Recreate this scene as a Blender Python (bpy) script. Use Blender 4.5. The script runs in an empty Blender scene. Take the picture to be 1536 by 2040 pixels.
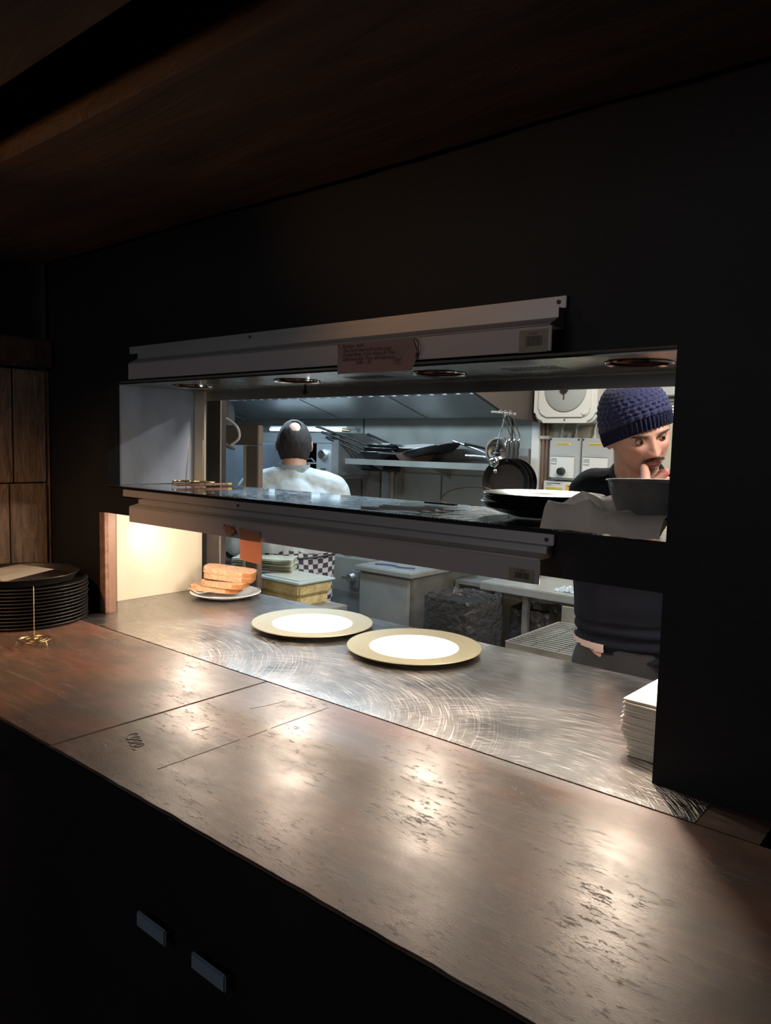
import bpy, bmesh, math, random
from mathutils import Vector, Matrix, noise
random.seed(7)
sc = bpy.context.scene
PI = math.pi

# ------------------------------------------------------------------ camera
cam_d = bpy.data.cameras.new('camera')
cam = bpy.data.objects.new('camera', cam_d)
sc.collection.objects.link(cam)
cam_d.sensor_fit = 'HORIZONTAL'
cam_d.sensor_width = 36.0
cam_d.lens = 36.0 * 1489.03 / 1536.0
cam_d.clip_start = 0.02
yaw, pit, rol = 0.696052772, -0.0893860332, 0.0244818084
fw = Vector((-math.sin(yaw) * math.cos(pit), math.cos(yaw) * math.cos(pit), math.sin(pit)))
r0 = Vector((math.cos(yaw), math.sin(yaw), 0))
u0 = r0.cross(fw)
rv = r0 * math.cos(rol) + u0 * math.sin(rol)
uv = -r0 * math.sin(rol) + u0 * math.cos(rol)
cm = Matrix.Identity(4)
for i in range(3):
    cm[i][0] = rv[i]; cm[i][1] = uv[i]; cm[i][2] = -fw[i]
cm[0][3], cm[1][3], cm[2][3] = 0.0, -1.037, 1.52
cam.matrix_world = cm
sc.camera = cam

# ------------------------------------------------------------------ light
sc.view_settings.view_transform = 'Standard'
sc.view_settings.look = 'None'
sc.view_settings.gamma = 1.0
sc.view_settings.use_curve_mapping = False
sc.view_settings.exposure = 0.0
w = bpy.data.worlds.new('world'); sc.world = w
w.use_nodes = True
w.node_tree.nodes['Background'].inputs[0].default_value = (0.5, 0.55, 0.7, 1)
w.node_tree.nodes['Background'].inputs[1].default_value = 0.0012

def area(name, loc, target, size, sizey, power, col, shape='RECTANGLE', spread=180):
    d = bpy.data.lights.new(name, 'AREA')
    d.shape = shape; d.size = size; d.size_y = sizey
    d.energy = power; d.color = col; d.spread = math.radians(spread)
    o = bpy.data.objects.new(name, d); sc.collection.objects.link(o)
    o.location = loc
    o.rotation_euler = (Vector(target) - Vector(loc)).to_track_quat('-Z', 'Y').to_euler()
    return o

# kitchen: cool tubes under the extraction hood, neutral ceiling panels
area('hood_light', (-3.0, 1.60, 2.02), (-3.0, 1.75, 0), 1.7, 0.10, 29, (0.60, 0.83, 1.0))
area('ceiling_light', (-1.15, 1.80, 2.36), (-1.15, 1.80, 0), 1.2, 0.12, 27, (1.0, 0.98, 0.90))
area('ceiling_light', (0.0, 0.75, 2.30), (-0.72, 0.95, 1.5), 0.4, 0.4, 24, (1.0, 0.89, 0.80))
area('dining_room_light', (-0.9, -2.7, 1.95), (-1.1, 0, 1.4), 1.6, 0.6, 7.5, (0.90, 0.93, 1.0))
# dining side: a dim amber lamp high on the left, behind the viewer
def spot(name, loc, target, power, col, ang, blend=1.0, rad=0.05):
    d = bpy.data.lights.new(name, 'SPOT')
    d.energy = power; d.color = col; d.spot_size = math.radians(ang); d.spot_blend = blend
    d.shadow_soft_size = rad
    o = bpy.data.objects.new(name, d); sc.collection.objects.link(o)
    o.location = loc
    o.rotation_euler = (Vector(target) - Vector(loc)).to_track_quat('-Z', 'Y').to_euler()
    return o
spot('amber_downlight', (-0.80, -0.50, 1.985), (-0.80, -0.10, 1.40), 0.6, (1.0, 0.58, 0.34), 84, 1.0, 0.02)
spot('amber_wall_spot', (-1.55, -0.85, 1.93), (-1.78, -0.25, 1.05), 38.0, (1.0, 0.55, 0.25), 75)
spot('amber_beam_glow', (-2.0, -1.30, 1.86), (-1.22, -0.52, 2.0), 13.0, (1.0, 0.48, 0.16), 32)
LAMPX = (-1.66, -1.264, -0.865, -0.472)
for lx in LAMPX:
    d = bpy.data.lights.new('heat_lamp_glow', 'POINT'); d.energy = 6.2; d.color = (1.0, 0.82, 0.65); d.shadow_soft_size = 0.014
    o = bpy.data.objects.new('heat_lamp_glow', d); sc.collection.objects.link(o); o.location = (lx, 0.15, 1.3185)
spot('added_panel_spot', (-1.80, 0.16, 1.315), (-1.958, 0.20, 1.225), 2.6, (1.0, 0.86, 0.68), 50, 1.0, 0.01)  # added spot without a fixture, makes the bright patch on the left panel

# ------------------------------------------------------------------ materials
def M(name, col, rough=0.5, metal=0.0, bump=0.0, bs=60.0, var=0.0, vs=6.0, st=(1, 1, 1), coat=0.0,
      trans=0.0, sss=0.0, rvar=0.0, aniso=0.0, bd=3.0, bst=None, spec=None, dist=1.0):
    m = bpy.data.materials.new(name); m.use_nodes = True
    nt = m.node_tree; N = nt.nodes; Lk = nt.links
    b = N['Principled BSDF']
    b.inputs['Base Color'].default_value = (*col, 1)
    b.inputs['Roughness'].default_value = rough
    b.inputs['Metallic'].default_value = metal
    if coat: b.inputs['Coat Weight'].default_value = coat; b.inputs['Coat Roughness'].default_value = 0.15
    if trans: b.inputs['Transmission Weight'].default_value = trans
    if sss:
        b.inputs['Subsurface Weight'].default_value = sss
        b.inputs['Subsurface Radius'].default_value = (0.012, 0.005, 0.003)
        b.inputs['Subsurface Scale'].default_value = 0.6
    if spec is not None: b.inputs['Specular IOR Level'].default_value = spec
    if aniso: b.inputs['Anisotropic'].default_value = aniso
    tc = N.new('ShaderNodeTexCoord')
    mp = N.new('ShaderNodeMapping'); mp.inputs['Scale'].default_value = st
    Lk.new(tc.outputs['Object'], mp.inputs['Vector'])
    n1 = N.new('ShaderNodeTexNoise'); n1.inputs['Scale'].default_value = vs
    n1.inputs['Detail'].default_value = 6; n1.inputs['Roughness'].default_value = 0.62
    n1.inputs['Distortion'].default_value = 0.3
    Lk.new(mp.outputs[0], n1.inputs['Vector'])
    if var:
        mx = N.new('ShaderNodeMix'); mx.data_type = 'RGBA'
        mr = N.new('ShaderNodeMapRange'); mr.inputs[1].default_value = 0.3; mr.inputs[2].default_value = 0.7
        Lk.new(n1.outputs['Fac'], mr.inputs[0]); Lk.new(mr.outputs[0], mx.inputs[0])
        mx.inputs[6].default_value = (*[c * (1 - var) for c in col], 1)
        mx.inputs[7].default_value = (*[min(1, c * (1 + var)) for c in col], 1)
        Lk.new(mx.outputs[2], b.inputs['Base Color'])
    if rvar:
        mr2 = N.new('ShaderNodeMapRange'); mr2.inputs[1].default_value = 0.3; mr2.inputs[2].default_value = 0.7
        mr2.inputs[3].default_value = max(0.02, rough - rvar); mr2.inputs[4].default_value = min(1, rough + rvar)
        Lk.new(n1.outputs['Fac'], mr2.inputs[0]); Lk.new(mr2.outputs[0], b.inputs['Roughness'])
    if bump:
        mp2 = N.new('ShaderNodeMapping'); mp2.inputs['Scale'].default_value = bst or st
        Lk.new(tc.outputs['Object'], mp2.inputs['Vector'])
        n2 = N.new('ShaderNodeTexNoise'); n2.inputs['Scale'].default_value = bs; n2.inputs['Detail'].default_value = bd
        Lk.new(mp2.outputs[0], n2.inputs['Vector'])
        bp = N.new('ShaderNodeBump'); bp.inputs['Strength'].default_value = bump
        bp.inputs['Distance'].default_value = 0.002 * dist
        Lk.new(n2.outputs['Fac'], bp.inputs['Height']); Lk.new(bp.outputs[0], b.inputs['Normal'])
    return m

def emis(name, col, strength):
    m = bpy.data.materials.new(name); m.use_nodes = True
    b = m.node_tree.nodes['Principled BSDF']
    b.inputs['Base Color'].default_value = (*col, 1)
    b.inputs['Emission Color'].default_value = (*col, 1); b.inputs['Emission Strength'].default_value = strength
    return m

MAT = {}
MAT['black_wall'] = M('black_paint', (0.0075, 0.007, 0.0075), 0.6, bump=0.25, bs=90, var=0.3, vs=4, spec=0.25)
MAT['steel'] = M('brushed_steel', (0.48, 0.48, 0.46), 0.34, 0.6, bump=0.08, bs=120, var=0.12, vs=5, bst=(0.1, 1, 1), rvar=0.08)
MAT['steel_dark'] = M('dull_steel', (0.26, 0.25, 0.24), 0.42, 0.55, bump=0.08, bs=90, var=0.2, vs=6, rvar=0.1)
MAT['steel_wall'] = M('wall_cladding_steel', (0.34, 0.335, 0.305), 0.42, 0.55, bump=0.1, bs=30, var=0.18, vs=2.2, rvar=0.1, bst=(1, 1, 0.1))
MAT['steel_brown'] = M('greasy_brown_steel', (0.20, 0.155, 0.13), 0.5, 0.4, bump=0.1, bs=30, var=0.2, vs=3)
MAT['hood'] = M('hood_steel', (0.52, 0.54, 0.55), 0.44, 0.8, var=0.10, vs=3)
MAT['hood_grey'] = M('hood_filter_steel', (0.55, 0.57, 0.6), 0.25, 0.9)
MAT['hood_brown'] = M('hood_end_brown', (0.10, 0.08, 0.07), 0.5, 0.5)
MAT['alu'] = M('satin_aluminium', (0.40, 0.385, 0.38), 0.45, 0.55, bump=0.05, bs=60, bst=(0.05, 1, 1), var=0.08, vs=3)
MAT['alu_face'] = M('grey_coated_panel', (0.33, 0.30, 0.30), 0.5, 0.15, var=0.05, vs=3)
MAT['under'] = M('gantry_underside', (0.34, 0.35, 0.34), 0.24, 0.9, var=0.15, vs=8, rvar=0.08)
MAT['chrome'] = M('chrome', (0.75, 0.76, 0.78), 0.12, 1.0)
MAT['copper'] = M('copper_reflector', (0.55, 0.22, 0.12), 0.3, 1.0)
MAT['brass'] = M('brass_wire', (0.62, 0.48, 0.24), 0.28, 1.0)
MAT['black'] = M('black_plastic', (0.012, 0.012, 0.013), 0.4)
MAT['blackgloss'] = M('black_glaze', (0.016, 0.016, 0.017), 0.22, coat=0.3)
MAT['iron'] = M('black_iron', (0.014, 0.012, 0.011), 0.45, 0.3, bump=0.1, bs=60)
MAT['cream'] = M('cream_paint', (0.56, 0.50, 0.39), 0.4, bump=0.15, bs=25, var=0.06, vs=6)
MAT['creamwall'] = M('cream_kitchen_wall', (0.40, 0.38, 0.30), 0.45, bump=0.05, bs=20, var=0.06, vs=4)
MAT['white'] = M('white_plastic', (0.56, 0.56, 0.53), 0.3)
MAT['greyplastic'] = M('grey_plastic', (0.33, 0.34, 0.33), 0.4)
MAT['discgrey'] = M('grey_disc', (0.30, 0.31, 0.30), 0.5)
MAT['porcelain'] = M('white_porcelain', (0.80, 0.78, 0.74), 0.16, coat=0.3)
MAT['paper'] = M('white_paper', (0.72, 0.71, 0.68), 0.8, bump=0.1, bs=60)
MAT['napkin'] = M('cream_napkin', (0.80, 0.74, 0.64), 0.85, bump=0.25, bs=160)
MAT['cloth'] = M('white_cloth', (0.86, 0.82, 0.78), 0.85, bump=0.3, bs=180)
def make_translucent(m, f):
    nt = m.node_tree; N = nt.nodes; b = N['Principled BSDF']; out = N['Material Output']
    t = N.new('ShaderNodeBsdfTranslucent'); t.inputs[0].default_value = b.inputs['Base Color'].default_value[:]
    x = N.new('ShaderNodeMixShader'); x.inputs[0].default_value = f
    nt.links.new(b.outputs[0], x.inputs[1]); nt.links.new(t.outputs[0], x.inputs[2]); nt.links.new(x.outputs[0], out.inputs[0])
make_translucent(MAT['cloth'], 0.18)
MAT['label'] = M('buff_label', (0.23, 0.19, 0.14), 0.6, var=0.15, vs=60)
MAT['ink'] = M('ink', (0.03, 0.025, 0.02), 0.6)
MAT['noteink'] = M('note_ink', (0.09, 0.05, 0.06), 0.7)
MAT['note'] = M('pinkish_note', (0.40, 0.27, 0.25), 0.75, var=0.06, vs=12)
MAT['orange_paper'] = M('orange_paper', (0.52, 0.27, 0.17), 0.7, var=0.05, vs=20)
MAT['pencilwood'] = M('pencil_paint', (0.42, 0.22, 0.15), 0.4)
MAT['yellow'] = M('yellow_plastic', (0.75, 0.58, 0.05), 0.4)
MAT['cable'] = M('grey_conduit', (0.50, 0.50, 0.46), 0.45)
MAT['brownpipe'] = M('brown_pipe', (0.16, 0.10, 0.07), 0.35)
MAT['jacket'] = M('chef_jacket_cotton', (0.50, 0.57, 0.60), 0.85, bump=0.9, bs=11, bd=2, dist=12, var=0.10, vs=9)
MAT['navy'] = M('navy_sweatshirt', (0.006, 0.007, 0.013), 0.9, spec=0.2, bump=0.4, bs=14, dist=4)
MAT['char'] = M('charcoal_trousers', (0.035, 0.035, 0.04), 0.9, bump=0.3, bs=20, dist=3)
MAT['pinkshirt'] = M('pale_pink_shirt', (0.60, 0.45, 0.42), 0.85)
MAT['hair'] = M('dark_hair', (0.028, 0.022, 0.020), 0.8, bump=0.8, bs=220, st=(1, 1, 0.3), var=0.4, vs=60)
MAT['brow'] = M('brown_hair', (0.075, 0.045, 0.030), 0.7)
MAT['greenlcd'] = M('green_display', (0.12, 0.42, 0.08), 0.4)
MAT['gold'] = M('yellow_dial_panel', (0.56, 0.36, 0.08), 0.4)
MAT['binbag'] = M('black_bin_liner', (0.05, 0.05, 0.053), 0.25, bump=1.0, bs=30, dist=8)
MAT['clear'] = M('clear_film', (0.75, 0.80, 0.85), 0.15, trans=0.6, bump=0.8, bs=60)
MAT['tubplastic'] = M('translucent_tub', (0.66, 0.68, 0.60), 0.25, trans=0.25)
MAT['tubfood'] = M('yellow_food', (0.52, 0.43, 0.22), 0.6, var=0.35, vs=40)
MAT['parch'] = M('parchment', (0.80, 0.82, 0.72), 0.7, bump=0.1, bs=40)
MAT['glassblue'] = M('pale_blue_lid', (0.55, 0.68, 0.70), 0.2, trans=0.2)
MAT['crust'] = M('toast_crust', (0.33, 0.13, 0.04), 0.75, bump=0.6, bs=220, var=0.35, vs=60)
MAT['crumb'] = M('bread_crumb', (0.47, 0.27, 0.155), 0.85, bump=0.9, bs=260, var=0.35, vs=110)
MAT['tube_lit'] = emis('lit_tube', (0.72, 0.88, 1.0), 2.2)
MAT['bulb'] = emis('lamp_glass', (1.0, 0.72, 0.42), 6.0)
MAT['bulb_off'] = M('red_lamp_glass', (0.30, 0.06, 0.03), 0.15, coat=0.4)
MAT['ceiling_dark'] = M('dark_ceiling_boards', (0.05, 0.032, 0.02), 0.6, bump=0.3, bs=20)
MAT['kceil'] = M('kitchen_ceiling', (0.45, 0.45, 0.43), 0.6)
MAT['kfloor'] = M('kitchen_floor_vinyl', (0.12, 0.11, 0.10), 0.5, var=0.2, vs=20)
MAT['dfloor'] = M('dark_timber_floor', (0.04, 0.025, 0.018), 0.6, var=0.3, vs=8)
MAT['brick'] = M('worn_brick_edge', (0.16, 0.085, 0.06), 0.85, bump=1.0, bs=80, var=0.4, vs=40)
MAT['jambwood'] = M('brown_jamb_wood', (0.17, 0.095, 0.06), 0.6, bump=0.3, bs=40, st=(1, 1, 0.1), var=0.2, vs=30)
MAT['dresin'] = M('blackened_post', (0.030, 0.024, 0.022), 0.5, bump=0.5, bs=60, var=0.5, vs=40, st=(1, 1, 0.3))

def wood(name, c0, c1, st, sc_, rough, bump, dist=1.0):
    m = bpy.data.materials.new(name); m.use_nodes = True
    nt = m.node_tree; N = nt.nodes; Lk = nt.links; b = N['Principled BSDF']
    tc = N.new('ShaderNodeTexCoord'); mp = N.new('ShaderNodeMapping'); mp.inputs['Scale'].default_value = st
    Lk.new(tc.outputs['Object'], mp.inputs['Vector'])
    n = N.new('ShaderNodeTexNoise'); n.inputs['Scale'].default_value = sc_; n.inputs['Detail'].default_value = 8
    n.inputs['Roughness'].default_value = 0.7; n.inputs['Distortion'].default_value = 0.8
    Lk.new(mp.outputs[0], n.inputs['Vector'])
    cr = N.new('ShaderNodeValToRGB')
    cr.color_ramp.elements[0].position = 0.33; cr.color_ramp.elements[0].color = (*c0, 1)
    cr.color_ramp.elements[1].position = 0.66; cr.color_ramp.elements[1].color = (*c1, 1)
    Lk.new(n.outputs['Fac'], cr.inputs[0]); Lk.new(cr.outputs[0], b.inputs['Base Color'])
    b.inputs['Roughness'].default_value = rough
    bp = N.new('ShaderNodeBump'); bp.inputs['Strength'].default_value = bump; bp.inputs['Distance'].default_value = 0.004 * dist
    Lk.new(n.outputs['Fac'], bp.inputs['Height']); Lk.new(bp.outputs[0], b.inputs['Normal'])
    return m
MAT['oldboard'] = wood('rough_sawn_boards', (0.055, 0.035, 0.025), (0.22, 0.15, 0.105), (1, 0.9, 0.16), 60, 0.7, 0.8, 1.5)
MAT['beam'] = wood('rough_beam', (0.010, 0.005, 0.003), (0.085, 0.038, 0.020), (0.12, 1, 1), 16, 0.75, 0.9, 5)

def counter_mat():
    """dark worn laminate: blotches, streaks along X, fine dents that break up the shine"""
    m = bpy.data.materials.new('worn_dark_worktop'); m.use_nodes = True
    nt = m.node_tree; N = nt.nodes; Lk = nt.links; b = N['Principled BSDF']
    tc = N.new('ShaderNodeTexCoord')
    def nz(st, s, d=6, r=0.65, di=0.0):
        mp = N.new('ShaderNodeMapping'); mp.inputs['Scale'].default_value = st
        Lk.new(tc.outputs['Object'], mp.inputs['Vector'])
        n = N.new('ShaderNodeTexNoise'); n.inputs['Scale'].default_value = s; n.inputs['Detail'].default_value = d
        n.inputs['Roughness'].default_value = r; n.inputs['Distortion'].default_value = di
        Lk.new(mp.outputs[0], n.inputs['Vector']); return n.outputs['Fac']
    def mth(op, a, c=None):
        q = N.new('ShaderNodeMath'); q.operation = op
        for i, v in enumerate((a, c)):
            if v is None: continue
            if isinstance(v, (int, float)): q.inputs[i].default_value = v
            else: Lk.new(v, q.inputs[i])
        return q.outputs[0]
    def mrg(v, a, c, d, e):
        q = N.new('ShaderNodeMapRange'); Lk.new(v, q.inputs[0])
        for i, x in enumerate((a, c, d, e)): q.inputs[i + 1].default_value = x
        return q.outputs[0]
    blot = nz((1, 1.5, 1), 5, 4, 0.6, 0.3)
    grey = nz((0.8, 1.2, 1), 11, 5, 0.6, 0.2)
    clus = nz((0.6, 1, 1), 8, 3, 0.5)
    fleck = nz((0.35, 1, 1), 150, 9, 0.75, 0.1)
    streak = nz((0.18, 1, 1), 60, 6, 0.65, 0.2)
    fine = nz((0.5, 1, 1), 420, 4, 0.7)
    def mixc(f, a, c):
        q = N.new('ShaderNodeMix'); q.data_type = 'RGBA'
        if isinstance(f, float): q.inputs[0].default_value = f
        else: Lk.new(f, q.inputs[0])
        for i, x in ((6, a), (7, c)):
            if isinstance(x, tuple): q.inputs[i].default_value = (*x, 1)
            else: Lk.new(x, q.inputs[i])
        return q.outputs[2]
    col = mixc(mrg(blot, 0.40, 0.60, 0, 1), (0.150, 0.076, 0.055), (0.085, 0.066, 0.054))
    col = mixc(mrg(grey, 0.45, 0.68, 0, 0.8), col, (0.050, 0.034, 0.028))
    col = mixc(mrg(streak, 0.50, 0.70, 0, 0.55), col, (0.20, 0.145, 0.112))
    fl = mth('MULTIPLY', mrg(fleck, 0.36, 0.44, 1, 0), mrg(clus, 0.42, 0.58, 0.1, 1))
    col = mixc(mth('MULTIPLY', fl, 0.6), col, (0.018, 0.012, 0.010))
    Lk.new(col, b.inputs['Base Color'])
    Lk.new(mth('ADD', mrg(grey, 0.3, 0.7, 0.33, 0.50), mth('MULTIPLY', fl, 0.15)), b.inputs['Roughness'])
    b.inputs['Specular IOR Level'].default_value = 0.6
    h = mth('SUBTRACT', mth('ADD', mth('MULTIPLY', streak, 0.5), mth('MULTIPLY', fine, 0.6)), mth('MULTIPLY', fl, 0.7))
    bp = N.new('ShaderNodeBump'); bp.inputs['Strength'].default_value = 0.55; bp.inputs['Distance'].default_value = 0.0005
    Lk.new(h, bp.inputs['Height']); Lk.new(bp.outputs[0], b.inputs['Normal'])
    return m
MAT['counter'] = counter_mat()

def swirl_mat(name='scrubbed_steel_top', base=(0.30, 0.285, 0.275), rm=0.15, rs=0.42, centers=((0.63, -0.38), (0.10, -0.40), (-0.34, -0.42)), amt=1.0, mixf=0.38):
    """steel: a polished ground dulled by arcs of scouring scratches swept round several centres"""
    m = bpy.data.materials.new(name); m.use_nodes = True
    nt = m.node_tree; N = nt.nodes; Lk = nt.links; b = N['Principled BSDF']; out = N['Material Output']
    b.inputs['Metallic'].default_value = 1.0
    b2 = N.new('ShaderNodeBsdfPrincipled'); b2.inputs['Metallic'].default_value = 1.0
    tc = N.new('ShaderNodeTexCoord'); sp = N.new('ShaderNodeSeparateXYZ'); Lk.new(tc.outputs['Object'], sp.inputs[0])
    def mth(op, a, c=None, cl=False):
        q = N.new('ShaderNodeMath'); q.operation = op; q.use_clamp = cl
        for i, v in enumerate((a, c)):
            if v is None: continue
            if isinstance(v, (int, float)): q.inputs[i].default_value = v
            else: Lk.new(v, q.inputs[i])
        return q.outputs[0]
    def mrg(v, a, c, d=0.0, e=1.0):
        q = N.new('ShaderNodeMapRange'); Lk.new(v, q.inputs[0])
        for i, x in enumerate((a, c, d, e)): q.inputs[i + 1].default_value = x
        return q.outputs[0]
    total = None
    for k, (cx, cy) in enumerate(centers):
        dx = mth('SUBTRACT', sp.outputs[0], cx); dy = mth('SUBTRACT', sp.outputs[1], cy)
        r = mth('SQRT', mth('ADD', mth('MULTIPLY', dx, dx), mth('MULTIPLY', dy, dy)))
        th = mth('ARCTAN2', dy, dx)
        cb = N.new('ShaderNodeCombineXYZ')
        Lk.new(mth('MULTIPLY', r, 560), cb.inputs[0]); Lk.new(mth('MULTIPLY', th, 3.6), cb.inputs[1]); cb.inputs[2].default_value = k * 9.3
        n = N.new('ShaderNodeTexNoise'); n.inputs['Scale'].default_value = 1.0; n.inputs['Detail'].default_value = 3
        n.inputs['Roughness'].default_value = 0.6; n.inputs['Distortion'].default_value = 0.15
        Lk.new(cb.outputs[0], n.inputs['Vector'])
        ln = mth('MULTIPLY', mrg(n.outputs['Fac'], 0.51, 0.64), mrg(r, 0.33, 0.50, 1.0, 0.0))
        total = ln if total is None else mth('ADD', total, ln)
    # straight fine scratches in all directions
    v = N.new('ShaderNodeTexNoise'); v.inputs['Scale'].default_value = 220; v.inputs['Detail'].default_value = 2
    mp = N.new('ShaderNodeMapping'); mp.inputs['Rotation'].default_value = (0, 0, 0.6); mp.inputs['Scale'].default_value = (0.06, 1, 1)
    Lk.new(tc.outputs['Object'], mp.inputs[0]); Lk.new(mp.outputs[0], v.inputs['Vector'])
    total = mth('ADD', total, mth('MULTIPLY', mrg(v.outputs['Fac'], 0.60, 0.70), 0.6), True)
    nb = N.new('ShaderNodeTexNoise'); nb.inputs['Scale'].default_value = 7; nb.inputs['Detail'].default_value = 6
    Lk.new(tc.outputs['Object'], nb.inputs['Vector'])
    for q, ro in ((b, rm), (b2, rs)):
        Lk.new(mrg(nb.outputs['Fac'], 0.3, 0.7, ro * 0.8, ro * 1.2), q.inputs['Roughness'])
        q.inputs['Base Color'].default_value = (*base, 1)
    mc = N.new('ShaderNodeMix'); mc.data_type = 'RGBA'; Lk.new(total, mc.inputs[0])
    mc.inputs[6].default_value = (*base, 1); mc.inputs[7].default_value = (*[min(1, c * 1.6) for c in base], 1)
    Lk.new(mc.outputs[2], b2.inputs['Base Color'])
    bp = N.new('ShaderNodeBump'); bp.inputs['Strength'].default_value = amt; bp.inputs['Distance'].default_value = 0.0006
    Lk.new(total, bp.inputs['Height']); Lk.new(bp.outputs[0], b2.inputs['Normal'])
    mx = N.new('ShaderNodeMixShader')
    Lk.new(mth('ADD', mth('MULTIPLY', total, 0.5), mth('MULTIPLY', mrg(nb.outputs['Fac'], 0.3, 0.7, 0.6, 1.3), mixf), True), mx.inputs[0])
    Lk.new(b.outputs[0], mx.inputs[1]); Lk.new(b2.outputs[0], mx.inputs[2]); Lk.new(mx.outputs[0], out.inputs[0])
    return m
MAT['pass_steel'] = swirl_mat()
MAT['shelf_steel'] = swirl_mat('gantry_top_steel', (0.40, 0.43, 0.45), 0.07, 0.28, ((0.6, -0.15), (0.0, 0.15)), 0.3, 0.12)

def jamb_mat():
    """smeared pale steel cladding with swept wiping marks"""
    m = M('smeared_pale_panel', (0.44, 0.52, 0.66), 0.4, 0.15, bump=0.3, bs=14, var=0.22, vs=6, rvar=0.12, st=(1, 1, 0.5), dist=3)  # blue of the cool kitchen light is put into this base colour
    return m
MAT['smear'] = jamb_mat()

def check_mat():
    m = bpy.data.materials.new('checked_cotton'); m.use_nodes = True
    nt = m.node_tree; N = nt.nodes; Lk = nt.links; b = N['Principled BSDF']
    tc = N.new('ShaderNodeTexCoord'); mp = N.new('ShaderNodeMapping'); mp.inputs['Scale'].default_value = (1, 0.02, 1)
    mp.inputs['Location'].default_value = (0.003, 0.31, 0.004)
    Lk.new(tc.outputs['Object'], mp.inputs[0])
    nz = N.new('ShaderNodeTexNoise'); nz.inputs['Scale'].default_value = 9
    Lk.new(tc.outputs['Object'], nz.inputs['Vector'])
    ad = N.new('ShaderNodeVectorMath'); ad.operation = 'MULTIPLY_ADD'; ad.inputs[1].default_value = (0.03, 0, 0.03)
    Lk.new(nz.outputs['Color'], ad.inputs[0]); Lk.new(mp.outputs[0], ad.inputs[2])
    ch = N.new('ShaderNodeTexChecker'); ch.inputs['Scale'].default_value = 44
    ch.inputs['Color1'].default_value = (0.55, 0.56, 0.62, 1); ch.inputs['Color2'].default_value = (0.05, 0.05, 0.07, 1)
    Lk.new(ad.outputs[0], ch.inputs['Vector']); Lk.new(ch.outputs['Color'], b.inputs['Base Color'])
    b.inputs['Roughness'].default_value = 0.85
    return m
MAT['check'] = check_mat()

def skin_mat(name, base, lip=None):
    """skin; lips are a separate colour zone stored on the mesh"""
    m = bpy.data.materials.new(name); m.use_nodes = True
    nt = m.node_tree; N = nt.nodes; Lk = nt.links; b = N['Principled BSDF']
    at = N.new('ShaderNodeAttribute'); at.attribute_name = 'tone'
    n = N.new('ShaderNodeTexNoise'); n.inputs['Scale'].default_value = 40; n.inputs['Detail'].default_value = 5
    tc = N.new('ShaderNodeTexCoord'); Lk.new(tc.outputs['Object'], n.inputs['Vector'])
    mx = N.new('ShaderNodeMix'); mx.data_type = 'RGBA'; mx.blend_type = 'MULTIPLY'; mx.inputs[0].default_value = 1
    mr = N.new('ShaderNodeMapRange'); mr.inputs[3].default_value = 0.85; mr.inputs[4].default_value = 1.1
    Lk.new(n.outputs['Fac'], mr.inputs[0]); Lk.new(mr.outputs[0], mx.inputs[6]); Lk.new(at.outputs['Color'], mx.inputs[7])
    Lk.new(mx.outputs[2], b.inputs['Base Color'])
    b.inputs['Roughness'].default_value = 0.45
    b.inputs['Subsurface Weight'].default_value = 0.12
    b.inputs['Subsurface Radius'].default_value = (0.010, 0.004, 0.002); b.inputs['Subsurface Scale'].default_value = 0.5
    bp = N.new('ShaderNodeBump'); bp.inputs['Strength'].default_value = 0.15; bp.inputs['Distance'].default_value = 0.0006
    n2 = N.new('ShaderNodeTexNoise'); n2.inputs['Scale'].default_value = 600
    Lk.new(tc.outputs['Object'], n2.inputs['Vector']); Lk.new(n2.outputs['Fac'], bp.inputs['Height']); Lk.new(bp.outputs[0], b.inputs['Normal'])
    return m
MAT['skin'] = skin_mat('skin', (0.6, 0.35, 0.26))

def knit_mat():
    m = bpy.data.materials.new('navy_knit'); m.use_nodes = True
    nt = m.node_tree; N = nt.nodes; Lk = nt.links; b = N['Principled BSDF']
    b.inputs['Base Color'].default_value = (0.020, 0.026, 0.095, 1); b.inputs['Roughness'].default_value = 0.9
    b.inputs['Sheen Weight'].default_value = 0.1
    tc = N.new('ShaderNodeTexCoord')
    v = N.new('ShaderNodeTexVoronoi'); v.inputs['Scale'].default_value = 210
    Lk.new(tc.outputs['Object'], v.inputs['Vector'])
    bp = N.new('ShaderNodeBump'); bp.inputs['Strength'].default_value = 0.9; bp.inputs['Distance'].default_value = 0.002; bp.invert = True
    Lk.new(v.outputs['Distance'], bp.inputs['Height']); Lk.new(bp.outputs[0], b.inputs['Normal'])
    return m
MAT['knit'] = knit_mat()

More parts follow.
